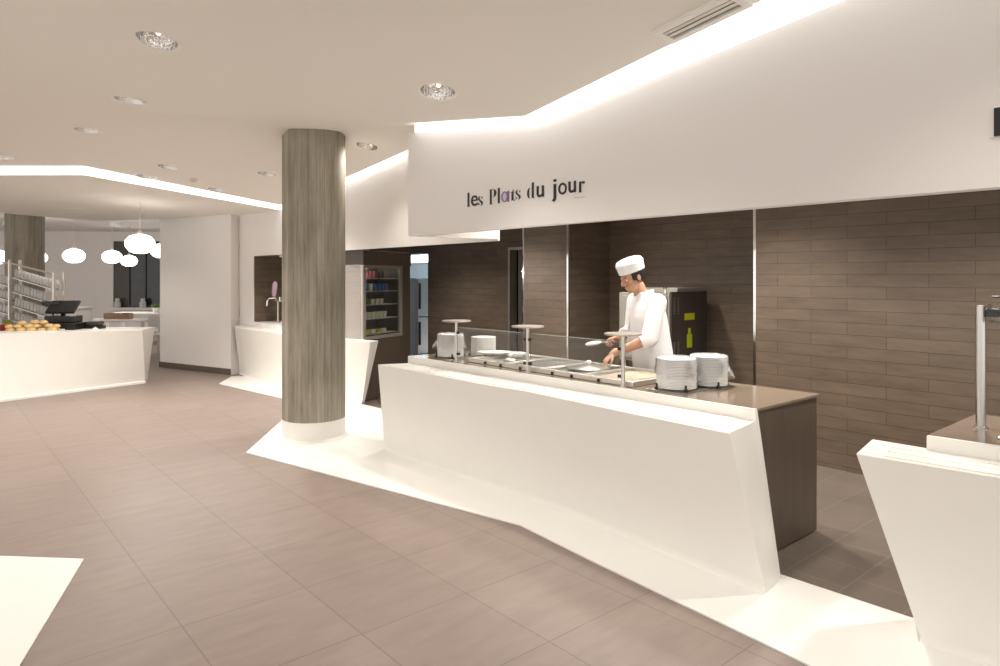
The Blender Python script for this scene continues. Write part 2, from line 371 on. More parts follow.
# far dining room walls
def wall_seg(name, p, q_, z0, z1, th, m, label=None, hole=None):
    p = Vector(p); q_ = Vector(q_); L_ = (q_ - p).length; a = math.atan2(q_.y - p.y, q_.x - p.x)
    T = Matrix.Translation((p.x, p.y, 0)) @ Matrix.Rotation(a, 4, 'Z'); b = MB()
    if hole:
        u0, u1, h0, h1 = hole
        b.box((0, 0, z0), (u0, th, z1), T); b.box((u1, 0, z0), (L_, th, z1), T); b.box((u0, 0, z0), (u1, th, h0), T); b.box((u0, 0, h1), (u1, th, z1), T)
    else: b.box((0, 0, z0), (L_, th, z1), T)
    return struct(name, b, m, label=label), T
wall_seg('wall_far_left', (-4.5, 28.5), (3.9, 23.0), 0, 3.3, .15, 'plaster', 'far plain wall behind the pendant lamps')
_, TW = wall_seg('wall_far_right', (3.9, 23.0), (6.9, 20.35), 0, 3.3, .15, 'plaster', 'far wall with the dark window', hole=(.55, 2.6, .72, 2.68))
t = struct('window_1', MB().box((.55, .02, .72), (.95, .10, 2.68), TW).box((.95, .02, .72), (1.02, .10, 2.68), TW).box((2.5, .02, .72), (2.6, .10, 2.68), TW).box((.95, .02, .72), (2.6, .10, .78), TW).box((.95, .02, 2.62), (2.6, .10, 2.68), TW).box((1.46, .02, .72), (1.51, .10, 2.68), TW), 'charcoal', label='dark framed window of the far dining room')
b = MB(); b.box((.95, .06, .75), (2.55, .065, 2.65), TW)
gm = mat('night_glass', (.02, .022, .028), .05, vary=.2); obj('window_pane', b, gm, t)
b = MB(); b.box((.5, -.22, .66), (2.75, .02, .71), TW); struct('trim_4', b, 'corian', label='white window sill of the far window')
# things outside the window: lime chair shape reads through as a green wedge
# ------------------------------------------------------------------ ceiling
F0 = (.331, 4.644, 3.05); F1 = (1.286, 6.556, 3.05); F2 = (2.562, 6.336, 3.05)
S0 = (3.05, 4.592, 2.868); S1 = (3.05, 3.303, 2.692); S2 = (3.05, 1.722, 2.932); S3 = (3.05, -3.0, 3.45)
T0 = (.715, 10.04, 2.95); T1 = (1.479, 9.385, 2.95); T2 = (3.93, 9.465, 2.659); T3 = (3.93, 7.496, 2.83); T4 = (3.93, 6.089, 2.971)
CC = (3.2, 6.4, 3.13); SE = (3.18, 4.97, 2.98); TE = (3.93, 4.72, 3.06)
NL = (-4, 2.6, 3.05); NB = (-4, -3, 3.2); T0x = (-5, 12.2, 2.95); FL = (-5, 6.0, 3.05)
tris = [(F0, F1, S1), (F1, F2, S0), (F1, S0, S1), (F0, S1, S2), (F0, S2, NL), (NL, S2, NB), (S2, S3, NB),
        (F2, CC, S0), (CC, T4, S0), (S0, T4, SE), (SE, T4, TE), (F2, T3, CC), (CC, T3, T4), (F2, T2, T3), (F2, T1, T2), (F1, T1, F2), (F1, T0, T1), (F0, T0, F1), (F0, FL, T0), (FL, T0x, T0), (F0, NL, FL)]
from mathutils.bvhtree import BVHTree
def sheet(tris, th, creases=(), cuts=9):
    """slab over triangles; the surface between the fixed folds and borders is relaxed smooth"""
    bm = bmesh.new(); vd = {}
    for t in tris:
        a, b_, c_ = t
        if (b_[0] - a[0]) * (c_[1] - a[1]) - (b_[1] - a[1]) * (c_[0] - a[0]) > 0: t = (a, c_, b_)
        bm.faces.new([vd.setdefault(p, None) or vd.__setitem__(p, bm.verts.new(p)) or vd[p] for p in t])
    bmesh.ops.subdivide_edges(bm, edges=list(bm.edges), cuts=cuts, use_grid_fill=True)
    def on(p, a, c_):
        a, c_ = Vector(a), Vector(c_); d = c_ - a; s_ = max(0, min(1, (p - a).dot(d) / d.length_squared)); return (p - a - d * s_).length < 1e-4
    fix = {v for e in bm.edges if len(e.link_faces) == 1 for v in e.verts}
    for v in bm.verts:
        if any(on(v.co, a, c_) for a, c_ in creases): fix.add(v)
    free = [(v, [e.other_vert(v) for e in v.link_edges]) for v in bm.verts if v not in fix]
    for _ in range(500):
        for v, nb in free:
            ws = [1 / max(1e-6, (n_.co.xy - v.co.xy).length) for n_ in nb]; v.co.z = sum(n_.co.z * w for n_, w in zip(nb, ws)) / sum(ws)
    tree = BVHTree.FromBMesh(bm)
    r = bmesh.ops.extrude_face_region(bm, geom=list(bm.faces))
    for v in r['geom']:
        if isinstance(v, bmesh.types.BMVert): v.co.z += th
    bmesh.ops.recalc_face_normals(bm, faces=list(bm.faces))
    return bm, tree
CR = [(F0, F1), (F1, F2), (F2, S0), (F1, T1), (F2, CC)]
cbm, CTREE = sheet(tris, .16, CR)
def ceil_z(x, y):
    p, n, i, d = CTREE.ray_cast(Vector((x, y, 0)), Vector((0, 0, 1)))
    if p is None: return 3.0, Vector((0, 0, -1))
    return p.z, (n if n.z < 0 else -n)
ceiling = struct('ceiling', cbm, 'ceiling', label='folded white ceiling with recessed downlights')
# downlight positions (room x, y) and how to tell each apart
DL = [(1.025, 4.215, 'large recessed round downlight nearest to the viewer, at top left'),
      (1.258, 6.017, 'recessed downlight by the ceiling fold, second from the top left'),
      (1.199, 7.454, 'recessed downlight past the ceiling fold, third from the top left'),
      (2.191, 8.527, 'recessed downlight in mid ceiling, left of the concrete column'),
      (3.541, 6.271, 'recessed downlight just right of the concrete column top'),
      (3.155, 7.987, 'small recessed downlight just left of the concrete column'),
      (2.513, 3.542, 'recessed downlight above the bulkhead lettering, beside the light strip'),
      (2.13, 9.282, 'faint recessed downlight behind the mid ceiling one'),
      (2.975, 9.238, 'smallest recessed downlight nearest the far bend of the light strip'),
      (-.4, 2.2, None), (1.9, 2.3, None), (2.1, .5, None), (-.6, 6.0, None), (.2, -.8, None), (-2.0, 3.6, None), (-1.8, 7.6, None), (.672, 9.443, 'recessed downlight cut by the left edge, above the far strip')]  # entries without a label are unseen, added to brighten the white strip and room
cut = MB()
DLP = []
for x, y, lab in DL:
    z, n = ceil_z(x, y); T = Matrix.Translation((x, y, z)) @ Vector((0, 0, -1)).rotation_difference(n).to_matrix().to_4x4()
    DLP.append((x, y, z, n, T, lab)); cut.lathe([(0, -.05), (.112, -.05), (.112, .1), (0, .1)], 32, T)
cutter = obj('cutter', cut, 'ceiling')
md = ceiling.modifiers.new('b', 'BOOLEAN'); md.operation = 'DIFFERENCE'; md.object = cutter; md.solver = 'EXACT'
dg = bpy.context.evaluated_depsgraph_get(); dg.update()
me = bpy.data.meshes.new_from_object(ceiling.evaluated_get(dg)); ceiling.modifiers.clear(); ceiling.data = me
bm_ = bmesh.new(); bm_.from_mesh(me)
for f in bm_.faces: f.smooth = True
for e in bm_.edges:
    if len(e.link_faces) == 2 and e.calc_face_angle(0) > R(25): e.smooth = False
bm_.to_mesh(me); bm_.free()
bpy.data.objects.remove(cutter)

def downlight(T, n, lab, w):
    t = thing('recessed_downlight', lab or 'recessed round downlight outside the frame', 'light', T.translation, 0, 'recessed ceiling downlights')
    Q = T.to_3x3().to_4x4()
    obj('trim_ring', MB().lathe([(.109, .012), (.112, -.004), (.125, -.005), (.127, .0), (.127, .002)], 40, Q), 'corian', t, 40)
    obj('reflector', MB().lathe([(.110, .0), (.104, .03), (.088, .062), (.06, .082), (.028, .09), (0, .09)], 40, Q), 'reflector', t, 60)
    b = MB(); b.lathe([(0, .03), (.012, .034), (.016, .05), (.016, .085), (0, .086)], 16, Q); obj('lamp_tube', b, 'bulb', t, 40)
    ld = bpy.data.lights.new('lamp', 'SPOT'); ld.energy = w; ld.spot_size = R(125); ld.spot_blend = .7; ld.shadow_soft_size = .07; ld.color = (1, .935, .86)
    lo = bpy.data.objects.new('lamp', ld); COL.objects.link(lo); lo.parent = t; lo.location = n * .015
    lo.rotation_euler = Vector((0, 0, -1)).rotation_difference(n).to_euler()
    return t
for x, y, z, n, T, lab in DLP: downlight(T, n, lab, DOWN_W * (2.4 if y > 7 else 1.0))

# rear, lower part of the ceiling beyond the far light strip
A0 = (.727, 10.18, 2.859); A1 = (1.50, 9.51, 2.859); A2 = (4.05, 9.755, 2.617); E0 = (3.843, 11.241, 2.65); E1 = (3.203, 13.042, 2.65); E2 = (2.424, 14.274, 2.65); E3 = (.96, 13.485, 2.65); E4 = (-5, 13.4, 2.65); A3 = (-5, 12.35, 2.86); E00 = (4.05, 11.9, 2.66)
lt = [(A0, A1, E3), (A1, E2, E3), (A1, E1, E2), (A1, E0, E1), (A1, A2, E0), (A2, E00, E0), (A0, E3, A3), (A3, E3, E4)]
struct('ceiling_lower', sheet(lt, .25, [], 3)[0], 'ceiling', label='lower ceiling band between the far light strip and the dining room')
b = MB(); b.box((-6, 12.2, 2.96), (8, 29, 3.1)); struct('ceiling_dining', b, 'plaster')
b = MB(); b.box((3.3, -3, 2.70), (8, 4.7, 2.8)); b.box((4.15, 4.7, 2.70), (6.75, 12.2, 2.8)); struct('ceiling_servery', b, 'plaster')

for x, y in ((4.7, -.6), (4.7, 1.2), (4.05, 2.3), (4.1, 3.5), (4.15, 4.55), (4.9, 2.9), (5.1, 4.5), (4.9, 6.2), (5.2, 8.3)):  # unseen downlights, added to brighten counter, person and tiled walls
    T = Matrix.Translation((x, y, 2.60)); t = downlight(T @ Matrix.Rotation(0, 4, 'Z'), Vector((0, 0, -1)), 'surface-mounted downlight over the servery, above the frame', KIT_W * (.55 if x < 4.3 and y > 2 else 1))
    obj('can', MB().lathe([(.127, .002), (.127, .098), (0, .098)], 32), 'corian', t, 40)
t = downlight(Matrix.Translation((4.32, 10.1, 1.93)), Vector((0, 0, -1)), 'small downlight under the top of the drink niche', 12)  # hidden source, added to lift the brown tiles around the tap
obj('can', MB().lathe([(.127, .002), (.127, .024), (.112, .098), (0, .098)], 32), 'corian', t, 40)
for x, y, lab in ((1.852, 12.533, 'left one of the twin downlights in the lower ceiling over the left counter'), (2.06, 12.59, 'right one of the twin downlights in the lower ceiling over the left counter'), (.4, 16.5, 'surface-mounted downlight in the dining room, behind the pendants'), (3.6, 18.6, 'surface-mounted downlight near the far dining table'), (1.6, 20.0, 'surface-mounted downlight before the far plain wall')):  # twin pair is real; surface-mounted ones are added to brighten the dining room
    if y < 13: z = 2.70
    else: z = 2.862
    t = downlight(Matrix.Translation((x, y, z)), Vector((0, 0, -1)), lab, 40 if y < 13 else 130)
    obj('can', MB().lathe([(.127, .002), (.127, .098), (0, .098)], 32), 'corian', t, 40)
# light strips in the ceiling slots: a slightly convex diffuser between ceiling edge and wall head
def strip_mesh(a, c_, drop=.014):
    b = MB(); rows = []
    for p, q_ in zip(a, c_):
        p, q_ = Vector(p), Vector(q_); row = []
        for k in range(7):
            s_ = k / 6; v = p.lerp(q_, s_); v.z -= drop * 4 * s_ * (1 - s_); row.append(v)
        row += [q_ + Vector((0, 0, .05)), p + Vector((0, 0, .05))]
        rows.append(row)
    vs = b.grid(rows, True); b.bm.faces.new(vs[0][::-1]); b.bm.faces.new(vs[-1])
    return b
def at3(p, dx=0, dy=0, dz=0): return (p[0] + dx, p[1] + dy, p[2] + dz)
o = obj('light_strip', strip_mesh([(3.04, 4.60, 2.868), at3(S1), at3(S2), (3.05, -2.9, 3.438)], [(3.199, 4.85, 2.8535), (3.199, 3.344, 2.648), (3.199, 1.314, 2.885), (3.199, -2.9, 3.32)]), 'led', None, 50)
tag(o, 'bright white light strip along the top of the bulkhead with the lettering', 'light', 'ceiling light strips')
o = obj('light_strip', strip_mesh([T4, T3, T2, T1, T0, T0x], [(4.049, 6.20, 2.952), (4.049, 7.725, 2.78), (4.049, 9.755, 2.617), A1, A0, A3], .012), 'led', None, 50)
tag(o, 'long bent white light strip in the far ceiling behind the column', 'light', 'ceiling light strips')

# ceiling air vent
vp = [Vector((x, y, ceil_z(x, y)[0])) for x, y in ((2.86, 2.12), (3.02, 2.12), (3.02, 1.68), (2.86, 1.68))]
n = (vp[2] - vp[0]).cross(vp[3] - vp[1]).normalized(); n = n if n.z < 0 else -n; z = sum(p.z for p in vp) / 4 - .018
T = Matrix.Translation((2.945, 1.90, z)) @ Vector((0, 0, -1)).rotation_difference(n).to_matrix().to_4x4() @ Matrix.Rotation(R(-2), 4, 'Z')
t = thing('ceiling_vent', 'white rectangular slot vent in the ceiling beside the light strip', 'vent', (2.945, 1.90, z))
Q = T.to_3x3().to_4x4(); b = MB()
for lo, hi in (((-.085, -.235, -.001), (-.05, .235, .034)), ((.05, -.235, -.001), (.085, .235, .034)), ((-.05, -.235, -.001), (.05, -.20, .034)), ((-.05, .20, -.001), (.05, .235, .034))): b.box(lo, hi, Q)
obj('frame', b, 'corian', t)
obj('backing', MB().box((-.05, -.20, .012), (.05, .20, .014), Q), 'dot', t)
for k, xx in enumerate((-.040, -.004)): obj('louvre', MB().box((xx, -.20, .002), (xx + .026, .20, .011), Q), 'satin', t)
# smoke detector
z, n = ceil_z(2.578, 8.905); b = MB().lathe([(0, -.045), (.03, -.042), (.045, -.02), (.055, 0), (.055, .01)], 24)
o = obj('smoke_detector', b, 'satin', None, 40, (2.578, 8.905, z)); tag(o, 'small round smoke detector on the far ceiling', 'detector')

# ------------------------------------------------------------------ columns
def column(x, y, r, z1, white, lab):
    t = thing('concrete_column', lab, 'column', (x, y, .008)); t['kind'] = 'structure'
    obj('shaft', MB().lathe([(0, .19 if white else 0), (r, .19 if white else 0), (r, z1), (0, z1)], 96), 'concrete', t, 40)
    if white: obj('base_collar', MB().lathe([(r + .028, 0), (r + .026, .006), (r + .006, .022), (r + .004, .05), (r + .004, .188), (r - .004, .192)], 96), 'corian', t, 40)
column(3.03, 6.44, .311, 3.25, True, 'round board-marked concrete column with white base collar')
column(1.455, 15.21, .31, 2.94, False, 'distant concrete column behind the glass rack')

# ------------------------------------------------------------------ counters
def loft(stations):
    """stations: list of closed profiles with equal count"""
    b = MB(); vs = b.grid(stations, True); b.bm.faces.new(vs[0][::-1]); b.bm.faces.new(vs[-1]); return b
def panel(ft, fb, lb, zl, zu, bb, ys, th=.02):
    """front top x(y), front bottom, ledge back; ys: fraction stations along t"""
    st = []
    for k in range(ys + 1):
        s_ = k / ys
        def L(pl):
            n = len(pl) - 1; i = min(int(s_ * n), n - 1); f_ = s_ * n - i; a, c_ = pl[i], pl[i + 1]
            return (a[0] + (c_[0] - a[0]) * f_, a[1] + (c_[1] - a[1]) * f_)
        T_, B_, K_, H_ = L(ft), L(fb), L(lb), L(bb)
        d = Vector((B_[0] - T_[0], B_[1] - T_[1]))
        def P(p, z): return (p[0], p[1], z)
        cov = [(B_[0] - .025, B_[1], .008), (B_[0] - .012, B_[1], .016), (B_[0] - .004, B_[1], .032)]
        mid = (B_[0] + (T_[0] - B_[0]) * .04, B_[1] + (T_[1] - B_[1]) * .04, .05)
        st.append(cov + [mid, P(T_, zl - .004), (T_[0] + .004, T_[1], zl), P(K_, zl), P(K_, zu), (K_[0] + th, K_[1], zu), P(H_, .008)])
    return loft(st)
# main counter
t = thing('serving_counter', 'long white serving counter with tapering front and brown worktop, in mid picture', 'counter', (0, 0, 0))
ft = [(3.209, 5.479), (3.234, 5.141), (3.23, 4.58), (3.226, 4.0), (3.264, 3.519), (3.236, 3.0), (3.209, 2.552), (3.196, 2.2), (3.186, 1.886)]
fb = [(3.302, 5.519), (3.263, 5.138), (3.295, 4.65), (3.332, 4.10), (3.366, 3.55), (3.352, 3.0), (3.31, 2.45), (3.287, 2.08), (3.267, 1.73)]
lb = [(3.474, 5.383), (3.478, 5.1), (3.495, 4.6), (3.508, 4.15), (3.53, 3.5), (3.544, 3.05), (3.547, 2.6), (3.549, 2.2), (3.556, 1.945)]
bb = [(3.49, 5.45), (3.49, 5.1), (3.50, 4.65), (3.50, 4.1), (3.50, 3.55), (3.50, 3.0), (3.50, 2.45), (3.50, 2.08), (3.49, 1.763)]
obj('front_panel', panel(ft, fb, lb, .81, .877, bb, 32), 'corian', t, 30)
b = MB(); b.box((3.585, 1.952, .012), (4.33, 5.36, .862)); obj('cabinet_body', b, 'brownpanel', t)
b = MB(); b.prism([(3.575, 1.944), (4.332, 1.934), (4.332, 5.378), (3.495, 5.378), (3.52, 4.6), (3.53, 4.1), (3.552, 3.5), (3.566, 3.05), (3.569, 2.6)], .8625, .8775); obj('worktop', b, 'browntop', t)
def rails(parent, ft, lb, zl, ends):
    for k, (fa, fb_) in enumerate(((.08, .335), (.385, .635), (.685, .93))):
        n = len(ft)
        def chain(f_):
            pts = [Vector((ft[i][0] + (lb[i][0] - ft[i][0]) * f_, ft[i][1] + (lb[i][1] - ft[i][1]) * f_, zl)) for i in range(n)]
            pts[0] = pts[0].lerp(pts[1], ends[0]); pts[-1] = pts[-1].lerp(pts[-2], ends[1]); return pts
        b = MB(); rows = []
        for p, q_ in zip(chain(fa), chain(fb_)):
            rows.append([(p.x, p.y, zl + .0006), (p.x, p.y, zl + .0055), (q_.x, q_.y, zl + .0055), (q_.x, q_.y, zl + .0006)])
        vs = b.grid(rows, True); b.bm.faces.new(vs[0][::-1]); b.bm.faces.new(vs[-1])
        obj('tray_rail', b, 'corian', parent, 30)
rails(t, ft, lb, .81, (.15, .35))
# right counter
t = thing('serving_counter', 'white serving counter cut by the right edge, with leaning left end', 'counter', (0, 0, 0))
ft2 = [(3.26, 1.288), (3.31, .758), (3.36, .0), (3.36, -1.8)]
fb2 = [(3.359, 1.056), (3.39, .70), (3.42, -.05), (3.42, -1.8)]
lb2 = [(3.585, 1.345), (3.60, .80), (3.62, .0), (3.62, -1.8)]
bb2 = [(3.557, 1.146), (3.56, .75), (3.58, -.05), (3.58, -1.8)]
obj('front_panel', panel(ft2, fb2, lb2, .81, .8101, bb2, 24), 'corian', t, 30)
b = MB(); b.prism([(3.555, 1.094), (3.575, .80), (3.60, 0), (3.60, -1.8), (3.625, -1.8), (3.625, 0), (3.60, .80), (3.58, 1.094)], .008, .88); obj('upstand', b, 'corian', t)
b = MB(); b.prism([(3.581, 1.096), (4.33, 1.096), (4.33, -1.8), (3.626, -1.8), (3.626, 0), (3.602, .80)], .866, .8805); obj('worktop', b, 'browntop', t)
b = MB(); b.box((3.64, -1.8, .012), (4.32, 1.08, .866)); obj('cabinet_body', b, 'brownpanel', t)
rails(t, ft2, lb2, .81, (.2, 0))
# rear counter below the drink niche
t = thing('serving_counter', 'white curved counter under the drink niche, behind the column', 'counter', (0, 0, 0))
ft3 = [(3.93, 11.35), (3.80, 10.85), (3.80, 10.3), (3.87, 9.75), (3.92, 9.34), (3.98, 8.7), (4.06, 8.04), (4.12, 7.7), (4.19, 7.34)]
fb3 = [(4.03, 11.35), (4.02, 10.85), (4.0, 10.3), (4.0, 9.75), (4.0, 9.4), (4.02, 8.8), (4.06, 8.2), (4.12, 7.9), (4.233, 7.62)]
lb3 = [(4.04, 11.35), (4.04, 10.85), (4.04, 10.3), (4.04, 9.75), (4.05, 9.34), (4.08, 8.7), (4.16, 8.04), (4.28, 7.75), (4.33, 7.42)]
bb3 = [(4.048, 11.35), (4.045, 10.85), (4.045, 10.3), (4.045, 9.75), (4.045, 9.34), (4.08, 8.8), (4.12, 8.2), (4.22, 7.9), (4.30, 7.68)]
obj('front_panel', panel(ft3, fb3, lb3, .82, .8201, bb3, 32), 'corian', t, 35)
b = MB(); b.prism([(4.055, 9.3), (4.10, 9.06), (4.61, 9.06), (4.61, 10.82), (4.055, 10.82)], .012, .90); obj('niche_top', b, 'corian', t)
# left counter
t = thing('serving_counter', 'white left counter with bread rolls and till on top', 'counter', (0, 0, 0))
ft4 = [(-1.6, 11.0), (-.4, 11.04), (.787, 11.07), (1.65, 11.09), (2.5, 11.1)]
fb4 = [(-1.6, 10.20), (-.4, 10.53), (.773, 10.859), (1.7, 11.12), (2.594, 11.363)]
lb4 = [(-1.6, 11.9), (-.4, 11.95), (.9, 11.98), (1.9, 11.95), (2.80, 11.66)]
bb4 = [(-1.6, 11.85), (-.4, 11.9), (.9, 11.9), (1.8, 11.9), (2.72, 11.75)]
def panel4():
    st = []
    for k in range(33):
        s_ = k / 32
        def L(pl):
            n = len(pl) - 1; i = min(int(s_ * n), n - 1); f_ = s_ * n - i; a, c_ = pl[i], pl[i + 1]
            return Vector((a[0] + (c_[0] - a[0]) * f_, a[1] + (c_[1] - a[1]) * f_))
        z = .90 - .07 * max(0, (s_ - .2) / .8); T_, B_, K_, H_ = L(ft4), L(fb4), L(lb4), L(bb4)
        st.append([(B_.x, B_.y - .03, .001), (B_.x, B_.y - .03, .03), (B_.x, B_.y, .04), (T_.x, T_.y, z - .004), (T_.x, T_.y + .004, z), (K_.x, K_.y, z), (H_.x, H_.y, .001)])
    return loft(st)
obj('front_panel', panel4(), 'corian', t, 30)
def lc_z(x): 
    s_ = min(1, max(0, (x + 1.6) / 4.1)); return .90 - .07 * max(0, (s_ - .2) / .8) + .001

# ------------------------------------------------------------------ sneeze guard and food wells on the main counter
def post(parent, x, y, z0, h, disc=True):
    p = obj('post', MB().lathe([(0, 0), (.026, 0), (.026, .006), (.0135, .008), (.0135, h), (0, h)], 20), 'steel', parent, 40, (x, y, z0))
    if disc: obj('shelf_disc', MB().lathe([(0, h), (.125, h + .001), (.128, h + .006), (.125, h + .013), (0, h + .014)], 48), 'discmetal', p, 40)
    return p
PT = [(3.56, 4.74), (3.585, 3.85), (3.598, 2.92)]
t = thing('sneeze_guard', 'low glass sneeze guard on three steel posts with round caps', 'sneeze guard', (0, 0, .8775))
for x, y in PT: post(t, x, y, 0, .35)
for (xa, ya), (xb, yb) in zip(PT, PT[1:]):
    a = Vector((xa, ya, 0)); c_ = Vector((xb, yb, 0)); d = (c_ - a).normalized(); n = Vector((-d.y, d.x, 0)); L_ = (c_ - a).length
    T = Matrix(((d.x, n.x, 0, a.x), (d.y, n.y, 0, a.y), (0, 0, 1, 0), (0, 0, 0, 1)))
    g = obj('glass_panel', MB().box((.035, -.004, .045), (L_ - .035, .004, .303), T), 'glass', t)
    obj('glass_edge', MB().box((.035, -.0042, .3032), (L_ - .035, .0042, .3062), T), 'edge', g)
    for u in (.012, L_ - .04):
        for z in (.06, .245): obj('clamp', MB().box((u, -.012, z), (u + .028, .012, z + .022), T, .003), 'black', t)
# food well surround
t = thing('food_well_unit', 'steel rimmed food well unit set in the main counter worktop', 'food well', (0, 0, .8785))
ys = [4.62, 4.10, 3.66, 3.24, 2.93]
b = MB(); b.box((3.625, 2.86, 0), (3.66, 4.66, .036), bevel=.004); b.box((4.20, 2.86, 0), (4.235, 4.66, .036), bevel=.004)
for y in (2.86, 4.63): b.box((3.66, y, 0), (4.20, y + .03, .036), bevel=.004)
obj('frame', b, 'satin', t)
PY = [4.19, 3.76, 3.33]
for y in PY: obj('divider', MB().box((3.66, y - .012, .004), (4.20, y + .012, .034), bevel=.003), 'satin', t)
for y in (4.42, 4.22, 3.98, 3.62, 3.42, 3.16): obj('clip', MB().box((3.614, y - .009, .004), (3.626, y + .009, .026), bevel=.002), 'black', t)
obj('well_floor', MB().box((3.66, 2.89, .0), (4.20, 4.63, .003)), 'steel', t)
spans = [(4.62, 4.21), (4.17, 3.78), (3.74, 3.35), (3.31, 2.90)]
fills = [('steel', 'empty steel food pan at the left end of the wells'), ('water', 'steel food pan with shiny contents, second from the left'), ('water', 'steel food pan with a lid knob, third from the left'), ('food', 'steel food pan under the person\'s hand')]
for (y1, y0), (fm, lab) in zip(spans, fills):
    p = thing('food_pan', lab, 'pan', (3.93, (y0 + y1) / 2, .8820), 0, 'food pans in the wells'); w = (y1 - y0) / 2 - .006
    b = MB(); b.box((-.262, -w, .002), (.262, w, .006), bevel=.0015)
    for lo, hi in (((-.262, -w, .006), (-.235, w, .030)), ((.235, -w, .006), (.262, w, .030)), ((-.235, -w, .006), (.235, -w + .022, .030)), ((-.235, w - .022, .006), (.235, w, .030))): b.box(lo, hi, bevel=.003)
    obj('pan_body', b, 'steel', p)
    b = MB(); rows = []
    for i in range(15): rows.append([(-.233 + .466 * i / 14, -w + .023 + (2 * w - .046) * j / 10, .014 + (.006 * random.random() if fm == 'food' else .001 * math.sin(i) * math.cos(j))) for j in range(11)])
    b.grid(rows); obj('contents', b, fm, p, 80)
def lid(x, y, r, lab):
    t = thing('pan_lid', lab, 'lid', (x, y, .9125), 0, 'lids on the wells')
    obj('dome', MB().lathe([(r, 0), (r, .004), (r * .85, .012), (r * .45, .021), (0, .024)], 32), 'steel', t, 50)
    obj('knob', MB().lathe([(.010, .022), (.010, .034), (.020, .038), (.022, .050), (.014, .057), (0, .058)], 20), 'porcelain', t, 50)
lid(3.95, 3.545, .165, 'round steel lid with a white knob on the middle well')
lid(3.80, 4.30, .06, 'tiny steel lid with white knob at the left end of the wells')
# oval serving plates (two overlapping white dishes) left
def dish(x, y, rz, z, sx, sy, lab):
    o = obj('serving_dish', MB().lathe([(0, .004), (.6, .004), (.8, .012), (1, .028), (1.02, .031), (1.0, .033), (.8, .019), (.55, .010), (0, .010)], 40, Matrix.Diagonal((sx, sy, 1, 1))), 'porcelain', None, 50, (x, y, z))
    o.rotation_euler = (0, 0, rz); tag(o, lab, 'dish', 'serving dishes by the left plates')
dish(3.93, 4.66, R(-40), .9145, .155, .10, 'large white oval dish lying on the left end of the wells')
dish(4.03, 4.48, R(-40), .9145, .085, .06, 'small white dish right of the large oval dish')

# plate dispensers
def plate_proto(r, z):
    return MB().lathe([(0, 0), (r * .55, 0), (r * .58, .002), (r * .72, .006), (r * .97, .012), (r, .0125), (r * 1.002, .016), (r, .0195), (r * .985, .0202), (r * .72, .0105), (r * .56, .0055), (0, .005)], 40)
PLATE = None
def stack(cx, cy, z0, n, r, pitch, lab, group):
    global PLATE
    base = None
    for k in range(n):
        if PLATE is None:
            o = obj('plate', plate_proto(.13, 0), 'porcelain', None, 50); PLATE = o
        else:
            o = PLATE.copy(); COL.objects.link(o)
        s_ = r / .13; o.scale = (s_, s_, 1); o.location = (cx + random.uniform(-.0012, .0012), cy + random.uniform(-.0012, .0012), z0 + k * pitch); o.rotation_euler = (0, 0, random.random() * 6)
        tag(o, ('topmost white plate of the ' if k == n - 1 else 'white round plate in the ') + lab, 'plate', group)
def dispenser(x, y, r, lab):
    t = thing('plate_dispenser', lab, 'plate dispenser', (x, y, .8785), 0, 'plate dispensers in the worktop')
    b = MB(); b.box((-r - .012, -r - .012, 0), (r + .012, r + .012, .005), bevel=.002); obj('mount_plate', b, 'steel', t)
    for k in range(4):
        a = PI / 4 + k * PI / 2 + R(15); c_, s_ = math.cos(a), math.sin(a)
        T = Matrix.Translation(((r + .012) * c_, (r + .012) * s_, .005)) @ Matrix.Rotation(a, 4, 'Z')
        obj('guide', MB().box((-.008, -.011, 0), (.010, .011, .020), T, .003).box((-.006, -.006, .018), (.003, .006, .042), T, .002), 'black', t)
ST = [(3.775, 2.62, .128, 20, 'front right plate stack beside the third post'), (4.055, 2.555, .122, 20, 'rear right plate stack under a film cover'),
      (3.695, 5.01, .120, 21, 'far left plate stack under a film cover'), (4.02, 4.93, .118, 17, 'uncovered left plate stack behind the glass')]
for x, y, r, n, lab in ST:
    dispenser(x, y, r, 'black-pinned steel dispenser holding the ' + lab)
    stack(x, y, .8845, n, r, .0096, lab, 'plates in the ' + lab)
def hood(x, y, r, z0, z1, lab, seed, flap):
    rnd = random.Random(seed); b = MB(); rows = []; n = 44
    prof = [(r * 1.22 if flap else r * 1.07, z0), (r * 1.10, z0 + (z1 - z0) * .25), (r * 1.05, z0 + (z1 - z0) * .6), (r * 1.04, z1 - .01), (r * .97, z1 + .004), (r * .5, z1 + .008), (r * .02, z1 + .009)]
    for i, (rr, z) in enumerate(prof):
        row = []
        for k in range(n):
            a = 2 * PI * k / n; amp = .045 if i < 2 else .014
            q_ = rr * (1 + amp * rnd.uniform(-.5, 1) * (1 if i < 5 else .3)) + (.05 * r * 4 * max(0, math.cos(a - flap)) ** 6 if flap and i < 2 else 0)
            row.append((q_ * math.cos(a), q_ * math.sin(a), z + rnd.uniform(-.004, .004) * (1 if i < 4 else .4)))
        rows.append(row)
    b.grid(rows, True); o = obj('film_cover', b, 'film', None, 180, (x, y, .8785)); tag(o, lab, 'cover', 'plastic film covers')
hood(3.695, 5.01, .120, .09, .222, 'crumpled clear film over the far left plate stack', 3, R(140))
hood(4.055, 2.555, .122, .06, .212, 'crumpled clear film over the rear right plate stack', 5, R(-40))
hood(3.775, 2.62, .128, .10, .212, 'clear film sleeve over the front right plate stack', 9, 0)
